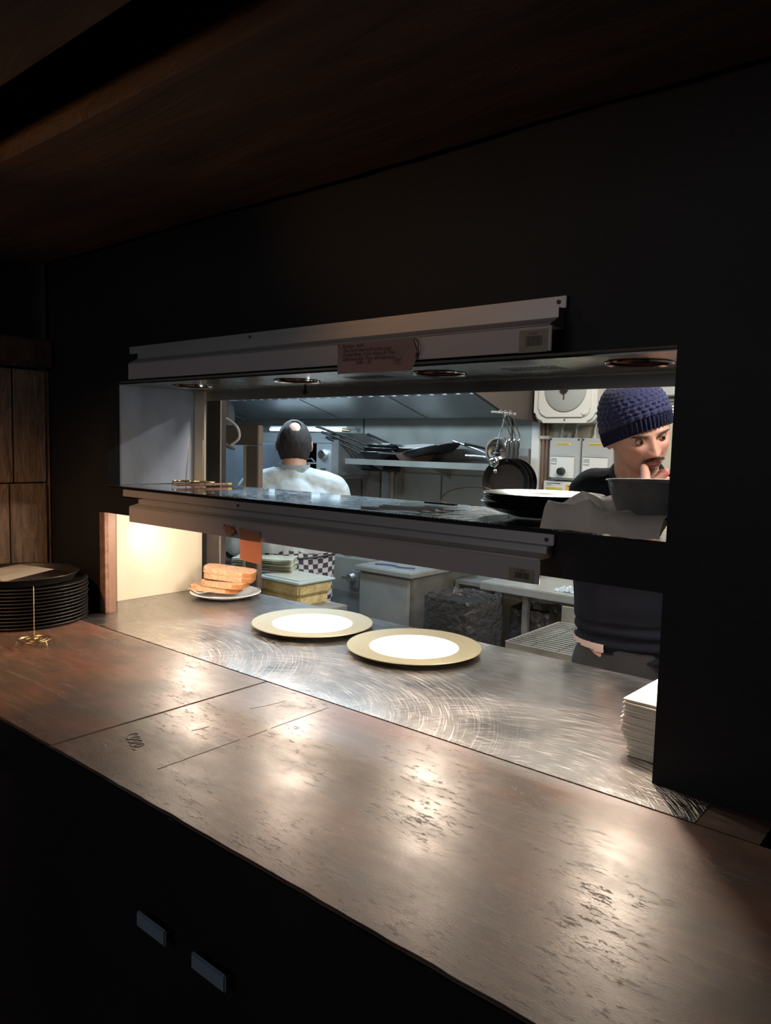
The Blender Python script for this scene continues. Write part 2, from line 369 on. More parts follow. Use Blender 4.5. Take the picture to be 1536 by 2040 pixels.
def rim_mat():
    """olive-gold charger rim: radial rays between fine rings"""
    m = bpy.data.materials.new('gold_ray_rim'); m.use_nodes = True
    nt = m.node_tree; N = nt.nodes; Lk = nt.links; b = N['Principled BSDF']
    tc = N.new('ShaderNodeTexCoord'); sp = N.new('ShaderNodeSeparateXYZ'); Lk.new(tc.outputs['Object'], sp.inputs[0])
    def mth(op, a, c=None):
        q = N.new('ShaderNodeMath'); q.operation = op
        for i, v in enumerate((a, c)):
            if v is None: continue
            if isinstance(v, (int, float)): q.inputs[i].default_value = v
            else: Lk.new(v, q.inputs[i])
        return q.outputs[0]
    th = mth('ARCTAN2', sp.outputs[1], sp.outputs[0])
    ray = mth('GREATER_THAN', mth('SINE', mth('MULTIPLY', th, 180)), 0.1)
    r = mth('SQRT', mth('ADD', mth('MULTIPLY', sp.outputs[0], sp.outputs[0]), mth('MULTIPLY', sp.outputs[1], sp.outputs[1])))
    ring = mth('GREATER_THAN', mth('SINE', mth('MULTIPLY', r, 2200)), 0.2)
    inn = mth('LESS_THAN', r, 0.128)
    f = mth('ADD', mth('MULTIPLY', ray, inn), mth('MULTIPLY', ring, mth('SUBTRACT', 1.0, inn)))
    mx = N.new('ShaderNodeMix'); mx.data_type = 'RGBA'
    mx.inputs[6].default_value = (0.31, 0.285, 0.19, 1); mx.inputs[7].default_value = (0.20, 0.175, 0.10, 1)
    Lk.new(f, mx.inputs[0]); Lk.new(mx.outputs[2], b.inputs['Base Color'])
    b.inputs['Roughness'].default_value = 0.35; b.inputs['Metallic'].default_value = 0.25
    return m
MAT['rim'] = rim_mat()

def vent_mat(): return MAT['black']

# ------------------------------------------------------------------ object helpers
ROOTM = {}
def _mesh(name, bm, mat, smooth):
    me = bpy.data.meshes.new(name)
    bmesh.ops.recalc_face_normals(bm, faces=bm.faces)
    bm.to_mesh(me); bm.free()
    if smooth:
        for p in me.polygons: p.use_smooth = True
        me.set_sharp_from_angle(angle=math.radians(smooth if smooth is not True else 35))
    if mat: me.materials.append(MAT[mat] if isinstance(mat, str) else mat)
    return me
def obj(name, bm, mat, parent=None, smooth=True, local=False):
    """one mesh object; geometry is given in world coordinates unless local=True"""
    if parent is not None and not local:
        bm.transform(ROOTM[parent.name].inverted())
    o = bpy.data.objects.new(name, _mesh(name, bm, mat, smooth))
    sc.collection.objects.link(o)
    if parent is not None:
        o.parent = parent; ROOTM[o.name] = ROOTM[parent.name]
    else:
        ROOTM[o.name] = Matrix.Identity(4)
    return o
def thing(name, label, cat, loc=(0, 0, 0), rotz=0.0, group=None, mw=None):
    o = bpy.data.objects.new(name, None); sc.collection.objects.link(o)
    o.empty_display_size = 0.05
    if mw is None: mw = Matrix.Translation(loc) @ Matrix.Rotation(rotz, 4, 'Z')
    o.matrix_world = mw; ROOTM[o.name] = mw.copy()
    o['label'] = label; o['category'] = cat
    if group: o['group'] = group
    return o
def tag(o, label, cat, group=None, kind=None):
    o['label'] = label; o['category'] = cat
    if group: o['group'] = group
    if kind: o['kind'] = kind
    return o
def struct(name, bm, mat, smooth=False, label=None):
    o = obj(name, bm, mat, smooth=smooth); o['kind'] = 'structure'
    if label: o['label'] = label; 
    return o
def single(name, bm, mat, label, cat, loc, group=None, smooth=True, rotz=0.0):
    """a thing that is one mesh, origin at its base"""
    mw = Matrix.Translation(loc) @ Matrix.Rotation(rotz, 4, 'Z')
    bm.transform(mw.inverted())
    o = bpy.data.objects.new(name, _mesh(name, bm, mat, smooth)); sc.collection.objects.link(o)
    o.matrix_world = mw; ROOTM[o.name] = mw
    return tag(o, label, cat, group)
def dup(root, loc=None, rotz=None, label=None, group=None, mw=None):
    r = root.copy(); sc.collection.objects.link(r)
    if mw is not None: r.matrix_world = mw
    else:
        r.location = loc
        if rotz is not None: r.rotation_euler = (0, 0, rotz)
    if label: r['label'] = label
    if group: r['group'] = group
    for ch in list(root.children):
        c = ch.copy(); sc.collection.objects.link(c); c.parent = r
        for g in ch.children:
            d = g.copy(); sc.collection.objects.link(d); d.parent = c
    return r

# ------------------------------------------------------------------ shape helpers
def B(): return bmesh.new()
def box(bm, x0, x1, y0, y1, z0, z1, bev=0.0, seg=2):
    t = bmesh.new()
    bmesh.ops.create_cube(t, size=1)
    for v in t.verts:
        v.co = Vector(((x0 + x1) / 2 + v.co.x * (x1 - x0), (y0 + y1) / 2 + v.co.y * (y1 - y0), (z0 + z1) / 2 + v.co.z * (z1 - z0)))
    if bev > 0:
        bmesh.ops.bevel(t, geom=t.edges[:], offset=bev, segments=seg, affect='EDGES')
    merge(bm, t); return bm
def merge(bm, t, M4=None):
    if M4 is not None: t.transform(M4)
    me = bpy.data.meshes.new('tmp'); t.to_mesh(me); t.free(); bm.from_mesh(me); bpy.data.meshes.remove(me)
def frame_of(d):
    d = Vector(d).normalized()
    a = Vector((0, 0, 1)) if abs(d.z) < 0.9 else Vector((1, 0, 0))
    x = d.cross(a).normalized(); y = d.cross(x).normalized()
    return x, y, d
def cyl(bm, p0, p1, r0, r1=None, seg=20, caps=True):
    r1 = r0 if r1 is None else r1
    p0, p1 = Vector(p0), Vector(p1); x, y, d = frame_of(p1 - p0)
    A = [bm.verts.new(p0 + (x * math.cos(2 * PI * i / seg) + y * math.sin(2 * PI * i / seg)) * r0) for i in range(seg)]
    C = [bm.verts.new(p1 + (x * math.cos(2 * PI * i / seg) + y * math.sin(2 * PI * i / seg)) * r1) for i in range(seg)]
    for i in range(seg): bm.faces.new((A[i], A[(i + 1) % seg], C[(i + 1) % seg], C[i]))
    if caps: bm.faces.new(A[::-1]); bm.faces.new(C)
    return bm
def tube(bm, pts, r, seg=10, closed=False, sub=0):
    P = [Vector(p) for p in pts]
    R = [r] * len(P) if isinstance(r, (int, float)) else list(r)
    if sub:
        Q = []; RR = []; n = len(P)
        for i in range(n if closed else n - 1):
            a = P[(i - 1) % n] if (closed or i > 0) else P[0]; b_ = P[i]; c = P[(i + 1) % n]
            d = P[(i + 2) % n] if (closed or i + 2 < n) else P[-1]
            for k in range(sub):
                t = k / sub
                Q.append(0.5 * ((2 * b_) + (c - a) * t + (2 * a - 5 * b_ + 4 * c - d) * t * t + (3 * b_ - a - 3 * c + d) * t ** 3))
                RR.append(R[i] * (1 - t) + R[(i + 1) % n] * t)
        if not closed: Q.append(P[-1]); RR.append(R[-1])
        P, R = Q, RR
    n = len(P); rings = []; px = None
    for i in range(n):
        if closed: d = P[(i + 1) % n] - P[i - 1]
        else: d = P[min(i + 1, n - 1)] - P[max(i - 1, 0)]
        if d.length < 1e-9: d = Vector((0, 0, 1))
        d.normalize()
        if px is None: x, y, _ = frame_of(d)
        else:
            x = (px - d * px.dot(d))
            x = x.normalized() if x.length > 1e-6 else frame_of(d)[0]
            y = d.cross(x)
        px = x
        rings.append([bm.verts.new(P[i] + (x * math.cos(2 * PI * k / seg) + y * math.sin(2 * PI * k / seg)) * R[i]) for k in range(seg)])
    m = n if closed else n - 1
    for i in range(m):
        a, c = rings[i], rings[(i + 1) % n]
        for k in range(seg): bm.faces.new((a[k], a[(k + 1) % seg], c[(k + 1) % seg], c[k]))
    if not closed: bm.faces.new(rings[0][::-1]); bm.faces.new(rings[-1])
    return bm
def lathe(bm, prof, M4=None, seg=64, loc=(0, 0, 0), sx=1.0, sy=1.0):
    t = bmesh.new(); rings = []
    for r, z in prof:
        if r < 1e-6: rings.append([t.verts.new((0, 0, z))])
        else: rings.append([t.verts.new((sx * r * math.cos(2 * PI * i / seg), sy * r * math.sin(2 * PI * i / seg), z)) for i in range(seg)])
    for a, c in zip(rings, rings[1:]):
        for i in range(seg):
            j = (i + 1) % seg
            if len(a) == 1 and len(c) == 1: continue
            if len(a) == 1: t.faces.new((a[0], c[i], c[j]))
            elif len(c) == 1: t.faces.new((a[i], a[j], c[0]))
            else: t.faces.new((a[i], a[j], c[j], c[i]))
    merge(bm, t, (Matrix.Translation(loc) @ M4) if M4 is not None else Matrix.Translation(loc)); return bm
def prism(bm, poly, axis, a0, a1):
    """extrude a closed 2D polygon along an axis; poly holds the other two coordinates in order"""
    def mk(p, a):
        if axis == 'x': return (a, p[0], p[1])
        if axis == 'y': return (p[0], a, p[1])
        return (p[0], p[1], a)
    A = [bm.verts.new(mk(p, a0)) for p in poly]; C = [bm.verts.new(mk(p, a1)) for p in poly]; n = len(poly)
    bm.faces.new(A[::-1]); bm.faces.new(C)
    for i in range(n): bm.faces.new((A[i], A[(i + 1) % n], C[(i + 1) % n], C[i]))
    return bm
def grid(bm, f, nu, nv, thick=0.0):
    t = bmesh.new()
    V = [[t.verts.new(f(i / nu, j / nv)) for j in range(nv + 1)] for i in range(nu + 1)]
    for i in range(nu):
        for j in range(nv): t.faces.new((V[i][j], V[i + 1][j], V[i + 1][j + 1], V[i][j + 1]))
    if thick:
        bmesh.ops.solidify(t, geom=t.faces[:], thickness=thick)
    merge(bm, t); return bm
def ball(bm, c, r, M4=None, seg=16, scale=(1, 1, 1)):
    t = bmesh.new(); bmesh.ops.create_uvsphere(t, u_segments=seg, v_segments=max(6, seg // 2 + 2), radius=1.0)
    for v in t.verts: v.co = Vector((v.co.x * r * scale[0], v.co.y * r * scale[1], v.co.z * r * scale[2]))
    if M4 is not None: t.transform(M4)
    t.transform(Matrix.Translation(c)); merge(bm, t); return bm
def cap(bm, p0, p1, r0, r1, seg=16):
    cyl(bm, p0, p1, r0, r1, seg); ball(bm, p0, r0, seg=seg); ball(bm, p1, r1, seg=seg); return bm
def plate_with_holes(x0, x1, y0, y1, z0, z1, holes, r):
    """thin plate with round holes, cut with a boolean"""
    b1 = B(); box(b1, x0, x1, y0, y1, z0, z1)
    m1 = bpy.data.meshes.new('t1'); b1.to_mesh(m1); b1.free()
    b2 = B()
    for hx, hy in holes: cyl(b2, (hx, hy, z0 - 0.01), (hx, hy, z1 + 0.01), r, seg=48)
    m2 = bpy.data.meshes.new('t2'); b2.to_mesh(m2); b2.free()
    o1 = bpy.data.objects.new('t1', m1); o2 = bpy.data.objects.new('t2', m2)
    sc.collection.objects.link(o1); sc.collection.objects.link(o2)
    md = o1.modifiers.new('b', 'BOOLEAN'); md.operation = 'DIFFERENCE'; md.object = o2; md.solver = 'EXACT'
    dg = bpy.context.evaluated_depsgraph_get(); dg.update()
    me = bpy.data.meshes.new_from_object(o1.evaluated_get(dg))
    bpy.data.objects.remove(o1); bpy.data.objects.remove(o2)
    bm = B(); bm.from_mesh(me); bpy.data.meshes.remove(me); return bm
def text_bm(body, size, M4, depth=0.0003, shear=0.0, align='LEFT', space=1.0):
    cu = bpy.data.curves.new('t', 'FONT'); cu.body = body; cu.size = size; cu.extrude = depth; cu.shear = shear
    cu.align_x = align; cu.space_character = space
    o = bpy.data.objects.new('t', cu); sc.collection.objects.link(o)
    dg = bpy.context.evaluated_depsgraph_get(); dg.update()
    me = bpy.data.meshes.new_from_object(o.evaluated_get(dg))
    bpy.data.objects.remove(o); bpy.data.curves.remove(cu)
    bm = B(); bm.from_mesh(me); bpy.data.meshes.remove(me); bm.transform(M4); return bm
FRONT = Matrix.Rotation(PI / 2, 4, 'X')         # text in the XZ plane, read from -Y
def fuse(bm, voxel, smooth_it=6):
    """join overlapping closed shapes into one continuous skin"""
    me = bpy.data.meshes.new('t'); bmesh.ops.recalc_face_normals(bm, faces=bm.faces); bm.to_mesh(me); bm.free()
    o = bpy.data.objects.new('t', me); sc.collection.objects.link(o)
    md = o.modifiers.new('r', 'REMESH'); md.mode = 'VOXEL'; md.voxel_size = voxel; md.adaptivity = 0.0
    if smooth_it:
        s = o.modifiers.new('s', 'SMOOTH'); s.factor = 0.5; s.iterations = smooth_it
    dg = bpy.context.evaluated_depsgraph_get(); dg.update()
    m2 = bpy.data.meshes.new_from_object(o.evaluated_get(dg))
    bpy.data.objects.remove(o)
    out = B(); out.from_mesh(m2); bpy.data.meshes.remove(m2); return out

# ================================================================== SETTING
# front wall, dark paint: left part, lintel, crossbar between the two openings, right pier
b = B()
box(b, -2.13, -1.820, 0.0, 0.035, 1.3955, 2.35); box(b, -2.13, -1.866, 0.0, 0.035, 0, 1.3955)
box(b, -1.820, -0.36, 0.0, 0.035, 1.664, 2.35)
box(b, -1.866, -0.36, 0.0, 0.025, 1.324, 1.3955)
box(b, -0.36, 1.6, 0.0, 0.035, 0, 2.35)
box(b, -1.866, -0.36, 0.0, 0.035, 0, 1.035)
struct('wall_front', b, 'black_wall')
b = B()
box(b, -2.20, -2.15, -3.0, 0.035, 0, 2.35); struct('wall_left', b, 'black_wall')
# rough sawn boards on the left wall
b = B()
rnd = random.Random(3)
for (z0, z1, ys) in ((1.39, 1.705, [-0.012, -0.105, -0.215, -0.36, -0.52, -0.68]), (1.15, 1.387, [-0.012, -0.118, -0.26, -0.41, -0.56, -0.7])):
    for ya, yb in zip(ys, ys[1:]):
        box(b, -2.150, -2.128 - rnd.random() * 0.003, yb + 0.002, ya - 0.002, z0, z1, 0.002)
box(b, -2.150, -2.135, -0.011, -0.001, 1.15, 1.705)
o = obj('wall_boards', b, 'oldboard'); tag(o, 'rough sawn brown boards cladding the side wall above the black trays', 'wall boards')
b = B(); box(b, -2.150, -2.095, -0.9, -0.003, 1.712, 1.79, 0.008)
o = obj('timber_rail', b, 'beam'); tag(o, 'squared brown timber rail along the side wall above the boards', 'rail')
b = B(); box(b, -2.2, 2.2, -3.0, 0.0, 2.32, 2.36); struct('ceiling', b, 'ceiling_dark')
b = B(); box(b, -5, 3.0, -3.0, 3.0, -0.05, 0.0); struct('floor', b, 'kfloor')
# ceiling beams (rough timber, along the wall)
def beam(x0, x1, y0, y1, z0, z1, amp, seed):
    def f(u, v):
        x = x0 + (x1 - x0) * u
        per = [(y0, z1), (y0, z0 + 0.016), (y0 + 0.014, z0), (y1 - 0.014, z0), (y1, z0 + 0.016), (y1, z1)]
        s = v * 5; k = min(int(s), 4); t = s - k
        y = per[k][0] * (1 - t) + per[k + 1][0] * t; z = per[k][1] * (1 - t) + per[k + 1][1] * t
        nn = noise.noise(Vector((x * 3 + seed, y * 9, z * 9))) * amp + noise.noise(Vector((x * 14 + seed, y * 20, z * 20))) * amp * 0.35
        return Vector((x, y + nn, z + nn))
    bm = B(); grid(bm, f, 160, 40); return bm
o = obj('ceiling_beam', beam(-2.15, 1.2, -0.445, -0.005, 2.0, 2.319, 0.006, 1.0), 'beam')
tag(o, 'broad rough timber ceiling beam above the pass, edge catching warm light', 'beam')
o = obj('ceiling_beam', beam(-2.15, 1.2, -0.93, -0.545, 2.0, 2.319, 0.003, 9.0), 'beam')
tag(o, 'orange-lit ceiling beam in the top left corner, nearer than the broad beam', 'beam')

# kitchen shell
b = B()
xs = [-4.9, -3.95, -3.07, -2.44 + 0.02, -2.0]
box(b, -5.0, 1.7, 2.62, 2.70, 0, 2.45)
struct('wall_back', b, 'creamwall')
b = B()
for x0_, x1_, z0_, z1_ in ((-4.9, -3.955, 1.0, 2.4), (-3.945, -3.245, 1.36, 2.4), (-3.235, -2.145, 1.36, 2.4), (-2.135, -2.012, 1.36, 2.4),
                            (-2.605, -2.155, 0.9, 1.352), (-2.145, -2.012, 0.9, 1.352), (-3.08, -2.615, 0.9, 1.352)):
    box(b, x0_, x1_, 2.600, 2.619, z0_, z1_, 0.002)
for xx, zz in ((-2.33, 1.50), (-2.27, 1.50)): cyl(b, (xx, 2.5995, zz), (xx, 2.60, zz), 0.004, seg=8)
o = obj('trim_1', b, 'steel_wall', smooth=False); o['kind'] = 'structure'
b = B()
for x0_, x1_ in ((-3.9, -3.25), (-3.24, -3.09)): box(b, x0_, x1_, 2.597, 2.619, 0.9, 1.352, 0.002)
o = obj('trim_2', b, 'steel_brown', smooth=False); o['kind'] = 'structure'
b = B(); box(b, -5.06, -4.98, 0.035, 2.7, 0, 2.45); struct('wall_kitchen_left', b, 'steel_wall')
b = B(); box(b, 1.6, 1.68, -0.0, 2.7, 0, 2.45); struct('wall_right', b, 'creamwall')
b = B(); box(b, -5.0, 1.7, 0.035, 2.7, 2.42, 2.47); struct('ceiling_kitchen', b, 'kceil')
b = B(); box(b, -5.0, -2.15, 0.0, 0.035, 0, 2.42); box(b, -2.2, 1.6, 0.036, 0.06, 2.33, 2.42); struct('wall_kitchen_front', b, 'creamwall')

# reveals of the hatch
b = B()
box(b, -1.845, -1.822, 0.036, 0.27, 1.398, 1.70)
struct('trim_3', b, 'smear')
b = B(); box(b, -1.845, -1.776, 0.272, 0.28, 1.397, 1.66, 0.001); struct('trim_4', b, 'cream')
b = B(); box(b, -1.985, -1.958, 0.105, 0.40, 1.05, 1.34); struct('trim_5', b, 'cream')
b = B(); box(b, -1.985, -1.957, 0.036, 0.1045, 1.05, 1.34); struct('trim_6', b, 'jambwood')
b = B(); box(b, -1.90, -1.843, 0.013, 0.034, 1.05, 1.3235); struct('trim_9', b, 'jambwood')
b = B(); box(b, -1.90, -1.840, 0.001, 0.0125, 1.05, 1.3235, 0.001)
for v in b.verts:
    v.co.x += noise.noise(v.co * 60) * 0.002
struct('trim_7', b, 'brick')
b = B(); box(b, -0.262, -0.235, 0.036, 0.42, 1.05, 1.34); box(b, -0.30, -0.28, 0.036, 0.30, 1.398, 1.72); struct('trim_8', b, 'cream')
# post at the left end of the hatch
t = thing('wooden_post', 'dark upright post at the left end of the pass hatch', 'post', (-1.955, 0.44, 0))
b = B(); box(b, -1.942, -1.876, 0.405, 0.430, 0, 2.33, 0.002); obj('post_shaft', b, 'dresin', t)
b = B(); box(b, -1.8755, -1.872, 0.404, 0.408, 0, 2.33); obj('corner_bead', b, 'steel_dark', t)

# ================================================================== COUNTER
t = thing('bar_counter', 'dark brown worn timber counter in the foreground', 'counter', (-1.1, -0.3, 0))
def board(name, x0, x1, y0, y1, parent, seed, front_jag=True):
    b = B()
    def f(u, v):
        return Vector((x0 + (x1 - x0) * u, y0 + (y1 - y0) * v, 1.05))
    n = 60
    top = []
    per = []
    for i in range(n + 1):
        x = x0 + (x1 - x0) * i / n
        per.append((x, y0 + (noise.noise(Vector((x * 25, seed, 0))) * 0.002 if front_jag else 0)))
    per += [(x1, y1), (x0, y1)]
    prism(b, per, 'z', 1.022, 1.05)
    bmesh.ops.recalc_face_normals(b, faces=b.faces)
    top_e = [e for e in b.edges if all(v.co.z > 1.0499 for v in e.verts)]
    bmesh.ops.bevel(b, geom=top_e, offset=0.0015, segments=2, affect='EDGES')
    return obj(name, b, 'counter', parent, smooth=30)
board('worktop_board', -2.125, -1.0965, -0.512, -0.0785, t, 1.0)['label'] = 'warm-lit left worktop board'
board('worktop_board', -1.0935, 0.35, -0.512, -0.0785, t, 5.0)['label'] = 'long right worktop board with a chipped groove'
b = B(); box(b, -2.12, 0.35, -0.5165, -0.5145, 1.0, 1.0475, 0.0006); obj('edge_banding', b, 'black_wall', t)
b = B(); box(b, -2.12, 0.35, -0.498, -0.47, 0.0, 1.0215, 0.002); obj('front_panel', b, 'black_wall', t)
b = B(); box(b, -2.12, 0.35, -0.508, -0.4985, 0.985, 1.0215, 0.002); obj('edge_strip', b, 'black_wall', t)
b = B(); box(b, -2.12, 0.35, -0.469, -0.002, 0.99, 1.0215); obj('subframe', b, 'black_wall', t)
# chipped groove: run of short irregular gouges
for (ya, yb, dx) in ((-0.449, -0.30, 0), (-0.285, -0.245, 0.001), (-0.235, -0.10, 0.0)):
    b = B(); n = 14; pts = []
    for i in range(n + 1):
        y = ya + (yb - ya) * i / n; x = -0.905 + dx + noise.noise(Vector((y * 80, 3, 0))) * 0.0015
        wv = 0.0008 + 0.0012 * abs(noise.noise(Vector((y * 120, 8, 0))))
        pts.append((x, y, wv))
    poly = [(x - wv, y) for x, y, wv in pts] + [(x + wv, y) for x, y, wv in pts][::-1]
    prism(b, poly, 'z', 1.0499, 1.0503); obj('groove', b, 'ink', t, smooth=False)
for (ax, ay, bx_, by_) in ((-1.0, -0.20, -0.985, -0.13), (-0.99, -0.33, -0.985, -0.30)):
    b = B(); tube(b, [(ax, ay, 1.05), ((ax + bx_) / 2 + .002, (ay + by_) / 2, 1.05), (bx_, by_, 1.05)], 0.0005, 5); obj('scratch', b, 'ink', t)
# carved squiggle near the front left of the right board
b = B()
pts = []
for i in range(60):
    s = i / 59
    pts.append((-1.045 + 0.055 * s + 0.008 * math.cos(s * 24), -0.405 - 0.02 * s + 0.010 * math.sin(s * 24), 1.0502))
tube(b, pts, 0.0006, 5); obj('carved_squiggle', b, 'ink', t)

# made-up short pale bars standing in for bluish glints on the bar front
for k, (xa, xb, lab) in enumerate(((-0.856, -0.790, 'short pale bar standing in for a glint on the dark bar front, the left one'), (-0.734, -0.667, 'short pale bar standing in for a glint on the dark bar front, the right one'))):
    t = thing('glint_bar', lab, 'handle', ((xa + xb) / 2, -0.4985, 0.881), group='bars standing in for glints on the bar front')
    b = B(); box(b, xa, xb, -0.514, -0.509, 0.868, 0.890, 0.002); obj('glint_face', b, M('pale_blue_glint', (0.16, 0.22, 0.27), 0.5, 0.2), t)
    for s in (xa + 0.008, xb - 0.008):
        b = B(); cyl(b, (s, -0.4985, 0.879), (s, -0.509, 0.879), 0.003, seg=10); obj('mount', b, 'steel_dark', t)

# stainless pass plate
t = thing('pass_counter', 'scratched stainless steel pass counter under the heat lamps', 'counter', (-1.1, 0.2, 1.05))
b = B(); box(b, -1.955, -0.264, 0.040, 0.478, 1.036, 1.05)
box(b, -1.862, -0.277, -0.0755, 0.04, 1.036, 1.05)
merge(b, box(B(), -1.955, -0.264, 0.462, 0.478, 0.985, 1.037, 0.001))
obj('steel_top', b, 'pass_steel', t)
b = B(); box(b, -0.277, -0.20, -0.0755, -0.003, 1.036, 1.0495); obj('end_filler', b, 'counter', t, smooth=False)

# ================================================================== GANTRIES
def gantry(name, label, zb, zt, xl, xr, fx0, fx1, lit, topmat, dz):
    """heated gantry: hollow steel housing, pierced underside with four lamps, stepped front trim"""
    t = thing(name, label, 'heated gantry', (-1.1, 0.15, zb))
    b = B()
    box(b, xl, xr, 0.0365, 0.30, zt - 0.004, zt, 0.001)
    if name == 'lower_gantry': box(b, -0.53, xr, 0.001, 0.0365, zt - 0.0005, zt)
    box(b, xl, xr, 0.0365, 0.042, zb + 0.002, zt - 0.004); box(b, xl, xr, 0.294, 0.30, zb + 0.002, zt - 0.004)
    box(b, xl, xl + 0.004, 0.042, 0.294, zb + 0.002, zt - 0.004); box(b, xr - 0.004, xr, 0.042, 0.294, zb + 0.002, zt - 0.004)
    if name == 'lower_gantry':
        box(b, -1.8195, -0.53, -0.0065, 0.0364, zt + 0.0006, zt + 0.0025)
    obj('housing', b, topmat, t, smooth=False)
    obj('underside', plate_with_holes(xl, xr, 0.0365, 0.30, zb - 0.001, zb + 0.002, [(x, 0.15) for x in LAMPX], 0.048), 'under', t, smooth=False)
    for x in LAMPX:
        b = B(); lathe(b, [(0.046, -0.0015), (0.053, -0.0035), (0.054, -0.001), (0.048, 0.001), (0.046, -0.0015)], loc=(x, 0.15, zb - 0.001), seg=48)
        bz = obj('lamp_bezel', b, 'chrome', t)
        b = B(); lathe(b, [(0.0475, 0.0), (0.042, 0.02), (0.03, 0.035), (0.012, 0.040), (0.0, 0.040)], loc=(x, 0.15, zb + 0.0025), seg=40)
        obj('reflector', b, 'copper' if not lit else 'chrome', t)
        b = B(); lathe(b, [(0.0, 0.006), (0.012, 0.008), (0.018, 0.015), (0.016, 0.026), (0.008, 0.036)], loc=(x, 0.15, zb + 0.002), seg=24)
        obj('bulb', b, 'bulb_off' if not lit else 'bulb', t)
    # perforated vents between lamps
    for x in (-1.05, -0.665):
        b = B()
        for i in range(11):
            for j in range(3):
                cx = x - 0.05 + i * 0.010; cy = 0.13 + j * 0.018
                prism(b, [(cx - 0.001, cy), (cx + 0.001, cy), (cx + 0.004, cy + 0.014), (cx + 0.002, cy + 0.014)], 'z', zb - 0.0016, zb - 0.001)
        obj('vent_slots', b, 'black', t, smooth=False)
    # stepped front trim
    up = name == 'upper_gantry'
    f0, f1 = (1.746, 1.7285) if up else (1.3905, 1.3735)
    b = B(); box(b, fx0, fx1 + 0.004, -0.0075, -0.001, f1, f0, 0.0008); obj('fascia', b, 'alu', t)
    rb, sl = (1.7130, 1.7010) if up else (1.3625, 1.3570)
    prof = [(-0.001, f1 - 0.0003), (-0.022, f1 - 0.0010), (-0.022, rb), (-0.045, sl), (-0.046, sl - 0.0025), (-0.001, sl - 0.0025)]
    b = B(); prism(b, prof, 'x', -1.640, fx1); obj('ledge', b, 'alu', t, smooth=False)
    b = B(); box(b, -1.645, fx1 + 0.002, -0.0445, -0.0420, 1.6620 if up else 1.3180, sl - 0.0028, 0.0006)
    obj('front_panel', b, 'alu_face', t)
    for sx_ in (fx1 - 0.008, fx0 + 0.46):
        b = B(); cyl(b, (sx_, -0.0090, f0 - 0.0085), (sx_, -0.0076, f0 - 0.0085), 0.0032, seg=16); obj('screw', b, 'ink', t)
    return t
ug = gantry('upper_gantry', 'long steel heated gantry across the top of the hatch, its lamps unlit', 1.662, 1.712, -1.820, -0.30, -1.70, -0.527, False, 'steel_dark', 0.034)
lg = gantry('lower_gantry', 'long steel heated gantry shelf across the middle of the hatch, lamps glowing below', 1.328, 1.396, -1.820, -0.302, -1.735, -0.530, True, 'shelf_steel', -0.006)
b = B(); box(b, -1.82, -0.455, 0.302, 0.31, 1.635, 1.665, 0.001); obj('rear_lip', b, 'steel_dark', ug)
b = B(); box(b, -1.82, -0.302, 0.302, 0.306, 1.37, 1.3955, 0.001); obj('rear_lip', b, 'steel_dark', lg)
# small bracket stub hanging by the second lamp
b = B(); cyl(b, (-1.33, 0.24, 1.661), (-1.33, 0.24, 1.645), 0.003, seg=10); ball(b, (-1.33, 0.24, 1.642), 0.007, seg=12); obj('thumb_screw', b, 'iron', ug)
# barcode labels
def barcode(parent, x0, x1, z0, z1, y, seed):
    b = B(); box(b, x0, x1, y, y + 0.0004, z0, z1); lb = obj('barcode_label', b, 'label', parent, smooth=False)
    b = B(); r = random.Random(seed); x = x0 + (x1 - x0) * 0.25
    while x < x0 + (x1 - x0) * 0.82:
        wd = r.choice((0.0006, 0.0010, 0.0016)); box(b, x, x + wd, y - 0.0003, y, z0 + (z1 - z0) * 0.28, z0 + (z1 - z0) * 0.72); x += wd + r.choice((0.0006, 0.001))
    obj('bars', b, 'ink', lb, smooth=False)
    mm = Matrix.Translation((x0 + (x1 - x0) * 0.35, y - 0.0003, z0 + (z1 - z0) * 0.78)) @ FRONT
    obj('small_print', text_bm('1 4 0 2', 0.005, mm), 'ink', lb, smooth=False)
barcode(ug, -0.578, -0.531, 1.661, 1.694, -0.0450, 4)
barcode(lg, -0.580, -0.536, 1.318, 1.3385, -0.0450, 5)

# handwritten note taped to the upper gantry
t = thing('handwritten_note', 'pinkish handwritten paper note taped to the upper gantry front', 'note', (-0.86, -0.046, 1.645))
def f(u, v):
    x = -0.948 + 0.183 * u; z = 1.645 + (1.697 - 1.645) * v
    edge = 0.012 * max(0, u - 0.93) / 0.07 * abs(v - 0.5) * 2
    return Vector((x - edge, -0.0475 - 0.0015 * math.sin(u * 6) * (1 - v) - 0.004 * max(0, u - 0.85), z))
b = B(); grid(b, f, 40, 12, 0.0004); obj('paper_sheet', b, 'note', t)
b = B()
lines = [('Kitchen  Staff', 0.012, 0), ('The Food and both sides must', 0.0135, 0), ('do the Party Crew Break & Tidy', 0.013, 0), ('table you plan Turn 4th Between', 0.013, 0), ('5:00 x 20', 0.046, 0), ]
for k, (s, ind, _) in enumerate(lines):
    mm = Matrix.Translation((-0.948 + ind, -0.0495, 1.6905 - k * 0.0076)) @ FRONT @ Matrix.Rotation(math.radians(-0.5), 4, 'Z')
    merge(b, text_bm(s, 0.0088, mm, 0.0001, shear=0.35, space=1.02))
merge(b, text_bm('Chef', 0.0080, Matrix.Translation((-0.818, -0.0495, 1.6615)) @ FRONT, 0.0001, shear=0.4))
box(b, -0.818, -0.797, -0.0497, -0.0494, 1.6590, 1.6595); box(b, -0.815, -0.800, -0.0497, -0.0494, 1.6565, 1.6570)
obj('handwriting', b, 'noteink', t, smooth=False)
